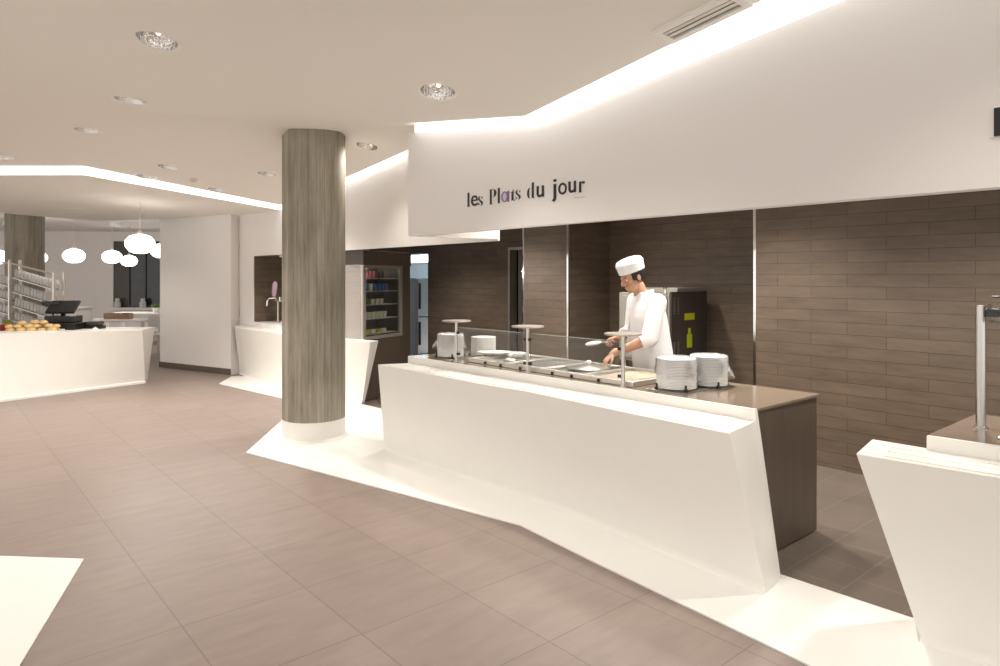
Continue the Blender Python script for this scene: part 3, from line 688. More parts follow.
# crumpled white cloth by the person
b = MB(); rows = []
for i in range(13): rows.append([(-.07 + .14 * i / 12, -.09 + .18 * j / 12, .004 + .022 * random.random() * (1 - abs(i - 6) / 6.5)) for j in range(13)])
b.grid(rows); o = obj('cloth', b, 'cloth', None, 80, (4.27, 3.02, .9145)); tag(o, 'crumpled white cloth on the well edge in front of the person', 'cloth')
o.location = (4.285, 2.99, .8785)

# right counter fittings
t = thing('heat_lamp_stand', 'steel post with clear gantry arm on the right counter', 'stand', (3.942, .978, .8810))
obj('post', MB().lathe([(0, 0), (.031, 0), (.031, .006), (.0215, .008), (.0215, .60), (0, .602)], 24), 'steel', t, 40)
a_ = Matrix.Rotation(R(-20), 4, 'Z')
obj('bracket', MB().box((-.015, -.12, .545), (.015, -.018, .585), None, .003), 'black', t)
obj('gantry_glass', MB().box((-.05, -.60, .520), (.05, -.035, .615), None, .012), 'glass', t)
obj('lamp_bar', MB().box((-.02, -.58, .540), (.02, -.125, .600), None, .004), 'cream', t)
obj('top_rail', MB().box((-.07, -.62, .640), (.07, -.06, .648), None, .002), 'charcoal', t)
obj('rail_stay', MB().tube([(0, -.3, .612), (0, -.3, .642)], .008), 'steel', t)
t = thing('food_well_unit', 'steel framed dark recess in the right counter worktop', 'food well', (3.98, 0, .8810))
b = MB()
for lo, hi in (((-.26, -1.2, 0), (-.23, .86, .012)), ((.23, -1.2, 0), (.26, .86, .012)), ((-.23, .83, 0), (.23, .86, .012)), ((-.23, -1.2, 0), (.23, -1.17, .012))): b.box(lo, hi, bevel=.002)
obj('frame', b, 'satin', t); obj('well_glass', MB().box((-.23, -1.17, 0), (.23, .83, .004)), 'black', t)

# ------------------------------------------------------------------ lettering on the bulkhead
LET = thing('wall_lettering', 'black mixed-typeface lettering reading les Plats du jour on the white bulkhead', 'lettering', (3.199, 3.5, 2.16))
def place_letter(b2, bbox, name, m, th=.004, flat=None):
    """b2: bmesh in 2D unit box -> plane facing -x ; reading direction -y"""
    y0, y1, z0, z1 = bbox
    bm = b2
    xs = [v.co.x for v in bm.verts]; ysv = [v.co.y for v in bm.verts]; x0, x1, q0, q1 = min(xs), max(xs), min(ysv), max(ysv)
    if flat is not None: x0, x1, q0, q1 = 0, 1, 0, 1
    for v in bm.verts:
        u = (v.co.x - x0) / (x1 - x0); w = (v.co.y - q0) / (q1 - q0)
        v.co = Vector((-(.0005 + (th if v.co.z > 0.001 else 0)), y0 + (y1 - y0) * u - 3.5, z0 + (z1 - z0) * w - 2.16))
    return obj(name, bm, m, LET)
def sans(ch, weight=.0):
    cu = bpy.data.curves.new('t', 'FONT'); cu.body = ch; cu.extrude = .05; cu.offset = weight; cu.resolution_u = 6
    o = bpy.data.objects.new('t', cu); COL.objects.link(o)
    dg = bpy.context.evaluated_depsgraph_get(); dg.update()
    me = bpy.data.meshes.new_from_object(o.evaluated_get(dg)); bm = bmesh.new(); bm.from_mesh(me)
    bpy.data.objects.remove(o); bpy.data.curves.remove(cu); bpy.data.meshes.remove(me)
    return bm
def shapes(polys):
    """stencil didone glyph: list of polygons in the unit box"""
    b = MB()
    for p in polys: b.prism(p, 0, .05)
    return b.bm
def crescent(cx, cy, rx, ry, a0, a1, thick, n=18):
    out = []; inn = []
    for i in range(n + 1):
        s_ = i / n; a = R(a0 + (a1 - a0) * s_); w = thick * math.sin(PI * s_) ** .8
        out.append((cx + rx * math.cos(a), cy + ry * math.sin(a))); inn.append((cx + (rx - w) * math.cos(a), cy + (ry - w * .3) * math.sin(a)))
    return out + inn[::-1][1:-1]
GL = {
 'P': [[(.08, .02), (.30, .02), (.30, .98), (.08, .98)], [(0, 0), (.42, 0), (.42, .022), (0, .022)], [(0, .978), (.55, .978), (.55, 1), (0, 1)], crescent(.52, .73, .46, .27, -88, 88, .30)],
 't': [[(.25, .06), (.60, .06), (.60, 1), (.46, .84), (.25, .76)], [(0, .74), (1, .74), (1, .772), (0, .772)], [(.62, .0), (.85, .02), (1, .12), (.97, .14), (.8, .05), (.62, .04)]],
 's': [crescent(.42, .75, .40, .25, 80, 250, .24), [(.10, .66), (.34, .70), (.86, .36), (.92, .22), (.66, .26)], crescent(.58, .25, .40, .25, -100, 70, .24), [(.72, .86), (.92, .92), (.92, .70)], [(.06, .08), (.28, .14), (.06, .32)]],
 'd': [[(.66, .02), (.90, .02), (.90, 1), (.66, .975)], crescent(.42, .34, .42, .34, 92, 268, .26), [(.9, 0), (1, 0), (1, .02), (.9, .02)]],
 'r': [[(.12, .02), (.42, .02), (.42, 1), (.12, .96)], [(0, 0), (.56, 0), (.56, .022), (0, .022)], crescent(.78, .86, .20, .13, 0, 359, .18), [(.44, .80), (.60, .97), (.74, .985), (.60, .92)]],
}
for args in [('l', 4.113, 4.093, 2.16, 2.268, 'sans'), ('e', 4.07, 3.989, 2.161, 2.241, 'sans'), ('s', 3.983, 3.93, 2.158, 2.229, 'did'), ('P', 3.85, 3.77, 2.157, 2.267, 'did'), ('l', 3.753, 3.734, 2.158, 2.269, 'sans'), ('a', 3.714, 3.628, 2.16, 2.238, 'lil'), ('t', 3.615, 3.564, 2.161, 2.243, 'did'), ('s', 3.559, 3.509, 2.167, 2.235, 'did'), ('d', 3.439, 3.367, 2.163, 2.272, 'did'), ('u', 3.344, 3.274, 2.163, 2.241, 'sans'), ('j', 3.199, 3.155, 2.121, 2.271, 'sans'), ('o', 3.137, 3.061, 2.162, 2.239, 'sans'), ('u', 3.045, 2.979, 2.165, 2.24, 'sans'), ('r', 2.958, 2.901, 2.161, 2.231, 'did')]:
    ch, y0, y1, z0, z1, kind = args
    if kind == 'did': place_letter(shapes(GL[ch]), (y0, y1, z0, z1), 'letter', 'letter', flat=1)
    elif kind == 'lil':
        ring = [[(.42 + rr * .42 * math.cos(a), .5 + rr2 * .5 * math.sin(a)) for a, rr, rr2 in ((a0, 1, 1), (a1, 1, 1), (a1, .66, .80), (a0, .66, .80))] for a0, a1 in [(2 * PI * k / 24, 2 * PI * (k + 1) / 24) for k in range(24)]]
        o = place_letter(shapes(ring + [[(.78, .0), (.98, .0), (.98, 1), (.78, 1)]]), (y0, y1, z0, z1), 'letter', 'lilac', flat=1); o['label'] = 'lilac letter a'
        place_letter(shapes([[(.42 + .30 * math.cos(2 * PI * k / 24), .5 + .42 * math.sin(2 * PI * k / 24)) for k in range(24)]]), (y0, y1, z0, z1), 'letter_fill', 'letterfill', .002, 1)
    else: place_letter(sans(ch, .010 if ch in 'lu' else .0), (y0, y1, z0, z1), 'letter', 'letter')
b = MB(); b.prism([(0, 0), (1, 0), (1, 1), (0, 1)], 0, .05); place_letter(b.bm, (2.995, 2.904, 2.128, 2.132), 'underline', 'greyline', .002, 1)
t = thing('menu_sign', 'black sign panel on the bulkhead, cut by the right edge', 'sign', (3.199, .30, 2.225))
obj('panel', MB().box((-.02, -.44, -.055), (0, .447, .055), None, .002), 'black', t)
obj('backing_strip', MB().box((-.008, -.46, -.058), (-.0005, .465, .058)), 'plaster', t)

# ------------------------------------------------------------------ oven in the niche
t = thing('combi_oven', 'tall grey oven with dark vented side and two lime labels, behind the person', 'oven', (5.79, 4.085, 0))
b = MB(); b.box((0, .02, .72), (.66, .67, 1.455), bevel=.008); obj('body', b, 'greymetal', t)
sp = obj('side_panel', MB().box((.012, 0, .72), (.655, .019, 1.468), None, .003), 'charcoal', t)
for c0, c1, z0, z1 in ((.05, .15, 1.24, 1.42), (.05, .15, .80, .96)):
    b = MB()
    for i in range(2):
        for k in range(8): b.box((c0 + .07 * i, -.002, z0 + (z1 - z0) * k / 8), (c0 + .07 * i + .022, 0, z0 + (z1 - z0) * k / 8 + .008))
    obj('vent', b, 'dot', sp)
b = MB(); b.box((.24, -.003, 1.17), (.42, 0, 1.24)); obj('label', b, 'lime', sp)['label'] = 'upper wide lime label'
b = MB(); b.box((.285, -.003, .88), (.375, 0, 1.02)); b.box((.305, -.003, 1.02), (.352, 0, 1.085)); obj('label', b, 'lime', sp)['label'] = 'lower bottle-shaped lime label'
b = MB(); b.box((.14, .02, 1.456), (.60, .62, 1.505), bevel=.006); obj('top_box', b, 'greymetal', t)
b = MB(); b.tube([(-.01, .06, 1.45), (-.01, .06, 1.50)], .012); b.ball((-.01, .06, 1.505), .018, 12); obj('knob', b, 'chrome', t, 40)
b = MB(); b.box((-.018, .04, .76), (-.001, .60, 1.42), bevel=.004); d_ = obj('door', b, 'greymetal', t)
obj('door_window', MB().box((-.020, .12, .86), (-.0182, .46, 1.32)), 'black', d_)
obj('door_handle', MB().tube([(-.018, .53, .95), (-.05, .53, .95), (-.05, .53, 1.25), (-.018, .53, 1.25)], .009), 'steel', d_, 40)
for x in (.03, .60):
    for y in (.05, .62): obj('leg', MB().box((x, y - .02, 0), (x + .04, y + .02, .72)), 'steel', t)
obj('stand_shelf', MB().box((.03, .03, .22), (.64, .64, .24)), 'steel', t)

# ------------------------------------------------------------------ display cabinet (cooled, glass fronted)
CX, CY, CA = 4.321, 7.755, R(22.4)
t = thing('display_cabinet', 'brown cooled display cabinet with glass side and pale slatted front', 'display cabinet', (CX, CY, 0), CA)
DW, DD = 1.06, .52     # local +x along the glass face, local +y along the slatted face
b = MB(); b.box((0, 0, .012), (DW, DD, .80)); obj('base', b, 'brownpanel', t)
b = MB(); b.box((-.01, -.012, 1.775), (DW + .01, DD, 1.965), bevel=.003); obj('canopy', b, 'brownpanel', t)
b = MB(); b.box((.86, 0, .80), (DW, .03, 1.775)); b.box((.88, .03, .80), (DW, .44, 1.775)); obj('side_post', b, 'brownpanel', t)
b = MB(); b.box((.03, .42, .80), (.86, .44, 1.775)); obj('rear_glass', b, 'dispglass', t)
b = MB(); b.box((-.001, .4405, .80), (DW, DD, 1.775)); obj('cooling_unit', b, 'dot', t)
b = MB()
for lo, hi in (((.0, -.012, .80), (.05, .03, 1.775)), ((.80, -.012, .80), (.86, .03, 1.775)), ((.05, -.012, .80), (.80, .03, .845)), ((.05, -.012, 1.735), (.80, .03, 1.775))): b.box(lo, hi, bevel=.003)
obj('glass_frame', b, 'greymetal', t)
obj('side_glass', MB().box((.05, .004, .845), (.80, .010, 1.735)), 'dispglass', t)
b = MB()
for k in range(22): b.box((-.012, .035, .81 + k * .0435), (-.002, DD, .81 + k * .0435 + .0425), bevel=.002)
obj('roller_shutter', b, 'ltgrey', t)
obj('shutter_frame', MB().box((-.008, .0, .80), (.0, .033, 1.775)), 'satin', t)
SH = [.86, 1.06, 1.245, 1.425, 1.595]
for z in SH: obj('shelf', MB().box((.055, .03, z), (.80, .415, z + .008)), 'tumbler', t)
Tc = Matrix.Translation((CX, CY, 0)) @ Matrix.Rotation(CA, 4, 'Z')
obj('cabinet_light', MB().box((.06, .04, 1.725), (.12, .10, 1.7345)), 'bulb', t)
ld = bpy.data.lights.new('cabinet_lamp', 'POINT'); ld.energy = 18; ld.shadow_soft_size = .02; ld.color = (.95, .97, 1)
lo = bpy.data.objects.new('cabinet_lamp', ld); COL.objects.link(lo); lo.parent = t; lo.location = (.10, .10, 1.69)
can = MB().lathe([(0, 0), (.028, 0), (.033, .006), (.033, .105), (.026, .115), (0, .114)], 16)
pot = MB().lathe([(0, 0), (.026, 0), (.036, .075), (.038, .078), (.034, .080), (0, .076)], 16)
pack = MB().box((-.045, -.03, 0), (.045, .03, .05), None, .008)
protos = {'drink_can': (can, 'can'), 'dessert_pot': (pot, 'pot'), 'snack_pack': (pack, 'pack')}
made = {}
def stockitem(kind, m, x, y, z, lab, group, s_=1.0):
    key = (kind, m)
    if key not in made:
        b = MB(); src = {'drink_can': [(0, 0), (.028, 0), (.033, .006), (.033, .105), (.026, .115), (0, .114)], 'dessert_pot': [(0, 0), (.026, 0), (.036, .075), (.038, .078), (.034, .080), (0, .076)]}
        if kind == 'snack_pack': b.box((-.045, -.03, 0), (.045, .03, .05), None, .008)
        else: b.lathe(src[kind], 16)
        o = obj(kind, b, m, None, 40); made[key] = o
    else:
        o = made[key].copy(); COL.objects.link(o)
    o.location = Tc @ Vector((x, y, z + .009)); o.rotation_euler = (0, 0, CA); o.scale = (s_, s_, s_); tag(o, lab, {'drink_can': 'can', 'dessert_pot': 'pot', 'snack_pack': 'pack'}[kind], group)
for i in range(6): stockitem('drink_can', 'red' if i < 4 else 'charcoal', .12 + .085 * i, .10, SH[4], ('dark red' if i < 4 else 'dark') + ' drink can on the top shelf of the display cabinet', 'cans in the display cabinet', .8)
for i in range(6): stockitem('drink_can', 'blue' if i != 1 else 'cream', .20 + .085 * i, .10, SH[3], ('blue drink can on the second shelf of the display cabinet' if i != 1 else 'pale drink can among the blue ones in the display cabinet'), 'cans in the display cabinet', .85)
for i in range(5): stockitem('dessert_pot', 'cream' if i > 1 else 'green', .12 + .10 * i, .10, SH[2], ('cream' if i > 1 else 'green') + ' pot on the middle shelf of the display cabinet', 'pots in the display cabinet', .9)
for i in range(6): stockitem('dessert_pot', 'cream', .16 + .085 * i, .10, SH[1], 'cream pot in the row on the fourth shelf of the display cabinet', 'pots in the display cabinet', 1.05)
for i in range(4): stockitem('snack_pack', 'yellow' if i % 2 == 0 else 'cream', .22 + .12 * i, .12, SH[0], ('yellow' if i % 2 == 0 else 'pale') + ' pack on the bottom shelf of the display cabinet', 'packs in the display cabinet')

# drink tap in the niche
t = thing('drink_tap', 'chrome drink tap with mauve bottle handle in the niche', 'tap', (4.33, 10.50, .9010))
obj('column', MB().lathe([(0, 0), (.035, 0), (.035, .01), (.016, .014), (.016, .36), (0, .362)], 20), 'satin', t, 40)
b = MB(); b.box((-.045, -.16, .33), (.045, .16, .41), bevel=.012); obj('head', b, 'chrome', t)
b = MB(); b.tube([(-.03, .12, .38), (-.10, .14, .38), (-.115, .145, .34), (-.12, .147, .25)], [.020, .020, .019, .017], 14); obj('spout', b, 'chrome', t, 50)
b = MB(); b.lathe([(0, 0), (.024, .0), (.040, .04), (.040, .20), (.022, .24), (0, .245)], 20, Matrix.Translation((-.03, .10, .41)) @ Matrix.Rotation(R(14), 4, 'X')); obj('bottle_handle', b, 'mauve', t, 50)

# kitchen fridges beyond the doorway
for i, (x, y, w, lab) in enumerate([(7.27, 11.0, .62, 'nearer steel kitchen fridge seen through the bright doorway'), (7.60, 12.6, .8, 'second steel kitchen fridge further back in the doorway')]):
    t = thing('kitchen_fridge', lab, 'fridge', (x, y, 0), 0, 'kitchen fridges')
    b = MB(); b.box((0, 0, .10), (w, .75, 1.60), bevel=.01); obj('body', b, 'coolwall', t)
    d_ = obj('door', MB().box((.02, -.045, .86), (w - .02, -.002, 1.58), None, .008), 'steel', t); obj('door_handle', MB().box((.05, -.075, 1.0), (.08, -.046, 1.5), None, .006), 'charcoal', d_)
    d_ = obj('door', MB().box((.02, -.045, .12), (w - .02, -.002, .84), None, .008), 'steel', t); obj('door_handle', MB().box((.05, -.075, .3), (.08, -.046, .75), None, .006), 'charcoal', d_)
    for k in range(4): obj('foot', MB().lathe([(0, 0), (.02, 0), (.02, .10), (0, .10)], 12), 'black', t, 40, (.06 + (w - .12) * (k % 2), .06 + .62 * (k // 2), 0))
t = thing('kitchen_ceiling_light', 'cool white ceiling light in the kitchen beyond the doorway', 'light', (7.9, 12.5, 2.699))
obj('housing', MB().box((-.35, -1.6, -.05), (.35, 1.6, 0), None, .01), 'corian', t)
km = mat('cool_diffuser', (.9, .9, .9), .5, emit=(.80, .92, 1.0), es=3.0, vary=.01); obj('diffuser', MB().box((-.32, -1.57, -.056), (.32, 1.57, -.0505)), km, t)

t = thing('wall_lamp', 'bright white panel lamp high on the kitchen wall beyond the doorway', 'light', (9.299, 14.0, 2.06))  # made-up glowing panel, gives the bright patch above the fridges
obj('housing', MB().box((-.05, -1.6, -.10), (0, 1.6, .11), None, .01), 'corian', t); obj('diffuser', MB().box((-.058, -1.55, -.085), (-.0505, 1.55, .095)), km, t)
# ------------------------------------------------------------------ left counter things
roll0 = None
def bread(x, y, z, rz, s_):
    global roll0
    if roll0 is None:
        b = MB(); b.lathe([(0, 0), (.6, .0), (.92, .12), (1.0, .35), (.9, .68), (.6, .90), (.25, .99), (0, 1.0)], 24, Matrix.Diagonal((.062, .042, .052, 1)))
        o = obj('bread_roll', b, 'bread', None, 180); roll0 = o
    else: o = roll0.copy(); COL.objects.link(o)
    o.location = (x, y, z); o.rotation_euler = (random.uniform(-.2, .2) if z > 1 else 0, 0, rz); o.scale = (s_,) * 3
    tag(o, 'golden bread roll in the heap on the left counter', 'bread roll', 'bread rolls on the left counter')
t = thing('bread_tray', 'low white tray under the bread rolls on the left counter', 'tray', (1.19, 11.42, lc_z(1.19)), R(-25))
b = MB(); b.box((-.34, -.15, 0), (.34, .15, .006))
for lo, hi in (((-.34, -.15, .006), (.34, -.142, .018)), ((-.34, .142, .006), (.34, .15, .018)), ((-.34, -.142, .006), (-.332, .142, .018)), ((.332, -.142, .006), (.34, .142, .018))): b.box(lo, hi)
obj('tray_body', b, 'corian', t)
zt = lc_z(1.19) + .008
Tt = Matrix.Translation((1.19, 11.42, 0)) @ Matrix.Rotation(R(-25), 4, 'Z')
def br(x, y, z, s_=1.0):
    p = Tt @ Vector((x, y, 0)); bread(p.x, p.y, z, R(-25) + random.uniform(-.7, .7), s_ * random.uniform(.9, 1.08))
for i in range(5):
    for j in range(2): br(-.255 + .127 * i, -.068 + .13 * j, zt)
for i in range(4):
    for j in range(2): br(-.19 + .127 * i + random.uniform(-.02, .02), -.045 + .09 * j, zt + .049)
for i in range(3): br(-.12 + .125 * i + random.uniform(-.03, .03), random.uniform(-.02, .02), zt + .097)
for i in range(2): br(-.285 + .57 * i, random.uniform(-.02, .02), zt + .046, .85)
TX, TY = 1.57, 11.735
t = thing('cash_register', 'black cash register with tilted screen on the left counter', 'cash register', (TX, TY, lc_z(TX)), R(-35))
obj('cash_drawer', MB().box((-.27, -.21, 0), (.27, .21, .10), None, .008), 'black', t)
obj('printer', MB().box((-.18, -.13, .101), (.22, .15, .20), None, .012), 'black', t)
obj('stand', MB().tube([(0, .02, .2005), (0, .05, .30)], .03), 'black', t, 40)
T = Matrix.Translation((0, .03, .325)) @ Matrix.Rotation(R(40), 4, 'X')
sc_ = obj('screen', MB().box((-.20, -.13, -.018), (.20, .13, .018), T, .008), 'black', t); obj('screen_glass', MB().box((-.18, -.112, -.0195), (.18, .112, -.0182), T), 'charcoal', sc_)
obj('customer_display', MB().box((-.32, .05, .36), (-.06, .09, .41), None, .006), 'black', t)
obj('display_pole', MB().tube([(-.16, .07, .2005), (-.16, .07, .36)], .012), 'black', t)
t = thing('card_terminal', 'small black card terminal right of the cash register', 'card terminal', (1.98, 11.66, lc_z(1.98)), R(-35))
obj('base', MB().box((-.12, -.09, 0), (.12, .09, .05), None, .012), 'black', t); obj('keypad', MB().box((-.105, -.075, .051), (.105, .075, .115), None, .02), 'charcoal', t)
b = MB(); rows = []
for i in range(12): rows.append([(-.07 + .14 * i / 11, -.06 + .12 * j / 11, .003 + .055 * random.random() * max(0, 1 - math.hypot(i - 5.5, j - 5.5) / 6)) for j in range(12)])
b.grid(rows); o = obj('napkin', b, 'cloth', None, 80, (1.93, 11.36, lc_z(1.93))); tag(o, 'crumpled white napkin at the right of the bread on the left counter', 'napkin')
for i, (x, y, m, w, h, lab) in enumerate([(.91, 11.80, 'orange', .10, .15, 'orange carton at the left edge of the left counter'), (.84, 11.62, 'red', .06, .09, 'dark red box before the orange carton'), (.97, 11.62, 'cream', .08, .07, 'cream box beside the orange carton')]):
    t = thing('snack_carton', lab, 'carton', (x, y, lc_z(x)), .3 * i, 'cartons on the left counter')
    obj('carton', MB().box((-w / 2, -.04, 0), (w / 2, .04, h * .7), None, .004), m, t); obj('flap', MB().box((-w / 2 + .004, -.036, h * .7), (w / 2 - .004, .036, h), None, .004), 'green' if m == 'orange' else m, t)

# glass rack with slanted shelves
P0 = Vector((1.08, 13.41)); P1 = Vector((1.555, 12.40)); d = (P1 - P0).normalized(); n = Vector((-d.y, d.x)) * -1
rk = math.atan2(d.y, d.x)
t = thing('glass_rack', 'steel rack with slanted shelves of upturned glasses behind the bread', 'rack', (P0.x, P0.y, 0), rk)
LN = (P1 - P0).length
def rack_post(x, y, h): obj('post', MB().box((x - .018, y - .018, 0), (x + .018, y + .018, h), None, .003), 'satin', t)
for x, h in ((-.9, 1.98), (0, 1.90), (LN, 1.70)):
    rack_post(x, 0, h); rack_post(x, .16, h)
RZ = [1.62, 1.39, 1.16, .93]; SL = -.20 / LN
for k, z in enumerate(RZ):
    for xa, xb in ((0.02, LN - .02), (-.88, -.02)):
        za, zb = z + SL * (xa if xa >= 0 else xa + .9), z + SL * (xb if xa >= 0 else xb + .9)
        b = MB(); vs = []
        for x, zz in ((xa, za), (xb, zb)):
            vs.append([(x, .015, zz), (x, .14, zz), (x, .14, zz - .012), (x, .015, zz - .012)])
        g = b.grid(vs, True); b.bm.faces.new(g[0][::-1]); b.bm.faces.new(g[1]); obj('shelf', b, 'satin', t)
b = MB(); b.tube([(0, 0, 1.85), (LN, 0, 1.66)], .014); obj('top_rail', b, 'satin', t); b = MB(); b.tube([(-.9, 0, 1.93), (0, 0, 1.84)], .014); obj('top_rail', b, 'satin', t)
tum = None
Tr = Matrix.Translation((P0.x, P0.y, 0)) @ Matrix.Rotation(rk, 4, 'Z')
for k, z in enumerate(RZ):
    for bay in (0, 1):
        for i in range(13 if bay == 0 else 5):
            for j in range(1):
                x = (.065 + i * .083) if bay == 0 else (-.075 - i * .083)
                zz = z + SL * (x if bay == 0 else x + .9) + .0035
                if tum is None:
                    tum = obj('tumbler', MB().lathe([(.038, 0), (.039, .002), (.032, .125), (.028, .130), (0, .130), (0, .124), (.028, .122), (.036, .002), (.038, 0)], 14), 'tumbler', None, 50); o = tum
                else: o = tum.copy(); COL.objects.link(o)
                o.location = Tr @ Vector((x, .077, zz)); o.rotation_euler = (0, 0, rk)
                tn = ['topmost', 'second', 'third', 'lowest'][k]
                tag(o, 'upturned clear tumbler on the %s slanted shelf of the %s bay of the rack' % (tn, 'right' if bay == 0 else 'left'), 'glass', 'tumblers on the slanted rack')

# low white cabinet behind the till with a small machine
t = thing('back_cabinet', 'white cabinet behind the cash register', 'cabinet', (1.95, 14.15, 0), R(-40.6))
obj('carcass', MB().box((-.33, -.25, .08), (.33, .25, 1.06), None, .004), 'plaster', t); obj('cabinet_top', MB().box((-.35, -.27, 1.0605), (.35, .27, 1.085), None, .004), 'corian', t); obj('plinth', MB().box((-.30, -.2, 0), (.30, .22, .08)), 'charcoal', t)
for s_ in (-1, 1):
    d_ = obj('door', MB().box((min(0, s_ * .325) + .004, -.268, .10), (max(0, s_ * .325) - .004, -.2505, 1.05), None, .003), 'plaster', t); obj('handle', MB().tube([(s_ * .05, -.28, .8), (s_ * .05, -.28, .98)], .006), 'steel', d_)
t = thing('card_printer', 'small grey and black machine on the white cabinet behind the till', 'machine', (1.86, 14.22, 1.0855), R(-40.6))
obj('housing', MB().box((-.22, -.12, 0), (.22, .12, .12), None, .012), 'greymetal', t); obj('side_unit', MB().box((.0, -.135, .012), (.15, -.121, .115), None, .003), 'black', t); obj('tank', MB().box((-.205, -.135, .012), (-.10, -.121, .10), None, .003), 'black', t)

# ------------------------------------------------------------------ pendants
PD = [(2.402, 16.38, 2.056, .207, 'white flattened globe pendant above the cash register'), (3.279, 17.34, 2.073, .207, 'white globe pendant overlapping the left window edge'),
      (4.202, 20.105, 2.047, .207, 'smallest white globe pendant low before the window'), (2.434, 10.953, 2.104, .203, 'largest and nearest white globe pendant before the window'),
      (3.772, 15.205, 2.159, .207, 'white globe pendant half hidden by the white wall block'), (1.93, 17.95, 2.045, .207, 'white globe pendant half hidden by the distant column'),
      (1.19, 17.419, 2.035, .207, 'white globe pendant cut by the left edge')]
for x, y, z, r, lab in PD:
    t = thing('pendant_lamp', lab, 'pendant lamp', (x, y, z), 0, 'white globe pendants')
    obj('globe', MB().lathe([(0, -.70 * r), (.35 * r, -.68 * r), (.68 * r, -.55 * r), (.92 * r, -.27 * r), (r, .0), (.94 * r, .27 * r), (.70 * r, .55 * r), (.38 * r, .68 * r), (.12 * r, .71 * r), (0, .71 * r)], 40), 'globe', t, 60)
    zc = (2.955 if y > 14 else 2.745) - z
    obj('cap', MB().lathe([(.035, .705 * r), (.035, .705 * r + .04), (.01, .705 * r + .06), (0, .705 * r + .06)], 20), 'satin', t, 40)
    obj('cord', MB().tube([(0, 0, .7 * r + .05), (0, 0, zc - .02)], .006, 8), 'satin', t)
    obj('canopy', MB().lathe([(0, zc - .03), (.05, zc - .03), (.05, zc), (0, zc)], 20), 'satin', t, 40)

# ------------------------------------------------------------------ far tables
def table(x, y, rz, lab, m='corian'):
    t = thing('dining_table', lab, 'table', (x, y, 0), rz, 'far dining tables')
    obj('tabletop', MB().box((-.7, -.4, .72), (.7, .4, .75), None, .004), m, t)
    for a in (-.64, .64):
        for c_ in (-.34, .34): obj('leg', MB().box((a - .025, c_ - .025, 0), (a + .025, c_ + .025, .72), None, .003), 'satin', t)
    return t
table(3.10, 15.6, R(-40.6), 'nearer white dining table beyond the end of the left counter')
table(4.10, 18.3, R(-40.6), 'farther white dining table under the dark window')
def chair(x, y, rz, lab):
    t = thing('dining_chair', lab, 'chair', (x, y, 0), rz, 'far dining chairs')
    obj('seat', MB().box((-.21, -.21, .44), (.21, .21, .465), None, .008), 'plaster', t); obj('backrest', MB().box((-.2, .185, .60), (.2, .205, .86), None, .008), 'plaster', t)
    for a in (-.18, .18):
        for c_ in (-.18, .18): obj('leg', MB().tube([(a, c_, .44), (a * 1.1, c_ * 1.1, 0)], .012), 'satin', t)
        obj('back_rod', MB().tube([(a, .19, .465), (a, .195, .61)], .01), 'satin', t)
chair(3.75, 15.0, R(140), 'white chair showing between left counter end and white wall block')
chair(4.55, 17.4, R(140), 'white chair at the farther dining table')
for i, (x, y, lab) in enumerate([(3.0, 15.9, 'left brown wooden box on the nearer dining table'), (3.21, 15.67, 'right brown wooden box on the nearer dining table')]):
    t = thing('wooden_box', lab, 'box', (x, y, .751), R(-40), 'wooden boxes on the far table')
    b = MB(); b.box((-.12, -.08, 0), (.12, .08, .012))
    for lo, hi in (((-.12, -.08, .012), (.12, -.068, .12)), ((-.12, .068, .012), (.12, .08, .12)), ((-.12, -.068, .012), (-.108, .068, .12)), ((.108, -.068, .012), (.12, .068, .12))): b.box(lo, hi)
    obj('crate', b, 'wood', t); obj('filling', MB().box((-.107, -.067, .0125), (.107, .067, .10), None, .004), 'cream', t)
t = thing('potted_herb', 'small green potted herb on the farther dining table', 'plant', (4.35, 17.95, .751))
obj('pot', MB().lathe([(0, 0), (.07, 0), (.09, .12), (.085, .125), (.08, .11), (0, .11)], 20), 'porcelain', t, 50)
b = MB()
for k in range(60):
    a = random.random() * 6.28; e = random.uniform(.2, 1.3); p = Vector((.05 * math.cos(a), .05 * math.sin(a), .11)); q_ = p + Vector((math.cos(a) * math.cos(e), math.sin(a) * math.cos(e), math.sin(e))) * random.uniform(.08, .15); w = Vector((-math.sin(a), math.cos(a), 0)) * .022
    b.poly([p, (p + q_) / 2 + w, q_, (p + q_) / 2 - w])
obj('leaves', b, 'green', t)
for i, (u, lab) in enumerate([(.75, 'left glass lantern on the far window sill'), (1.5, 'middle glass lantern on the far window sill'), (2.3, 'right glass lantern on the far window sill')]):
    p = TW @ Vector((u, -.12, .7105)); t = thing('glass_lantern', lab, 'lantern', p, 0, 'lanterns on the window sill')
    obj('jar', MB().lathe([(0, 0), (.09, 0), (.09, .16), (.06, .20), (.06, .28), (.05, .28), (.05, .20), (.08, .155), (.08, .008), (0, .008)], 20), 'tumbler', t, 50); obj('candle', MB().lathe([(0, .009), (.05, .009), (.05, .11), (0, .112)], 16), 'porcelain', t, 50)

# ------------------------------------------------------------------ the person at the wells
PX, PYY, PA = 4.56, 3.425, R(155)
ch = thing('person', 'person in white jacket and low white cap bending over the food wells', 'person', (PX, PYY, .003), PA)
b = MB()
V = Vector
def hip(s): return V((-.03, s * .095, .93))
for s in (-1, 1):
    b.cone(hip(s), .088, (.0, s * .105, .50), .058); b.cone((.0, s * .105, .50), .056, (-.035, s * .105, .09), .040)
    b.ball((.035, s * .115, .045), (.125, .045, .042)); b.ball((-.04, s * .108, .06), (.05, .04, .058))
b.ball((-.03, 0, .96), (.115, .165, .12)); b.ball((-.015, 0, 1.10), (.105, .150, .13)); b.ball((.02, 0, 1.27), (.120, .165, .16)); b.ball((.035, 0, 1.38), (.095, .165, .085))
b.cone((.05, 0, 1.40), .062, (.105, 0, 1.54), .055)
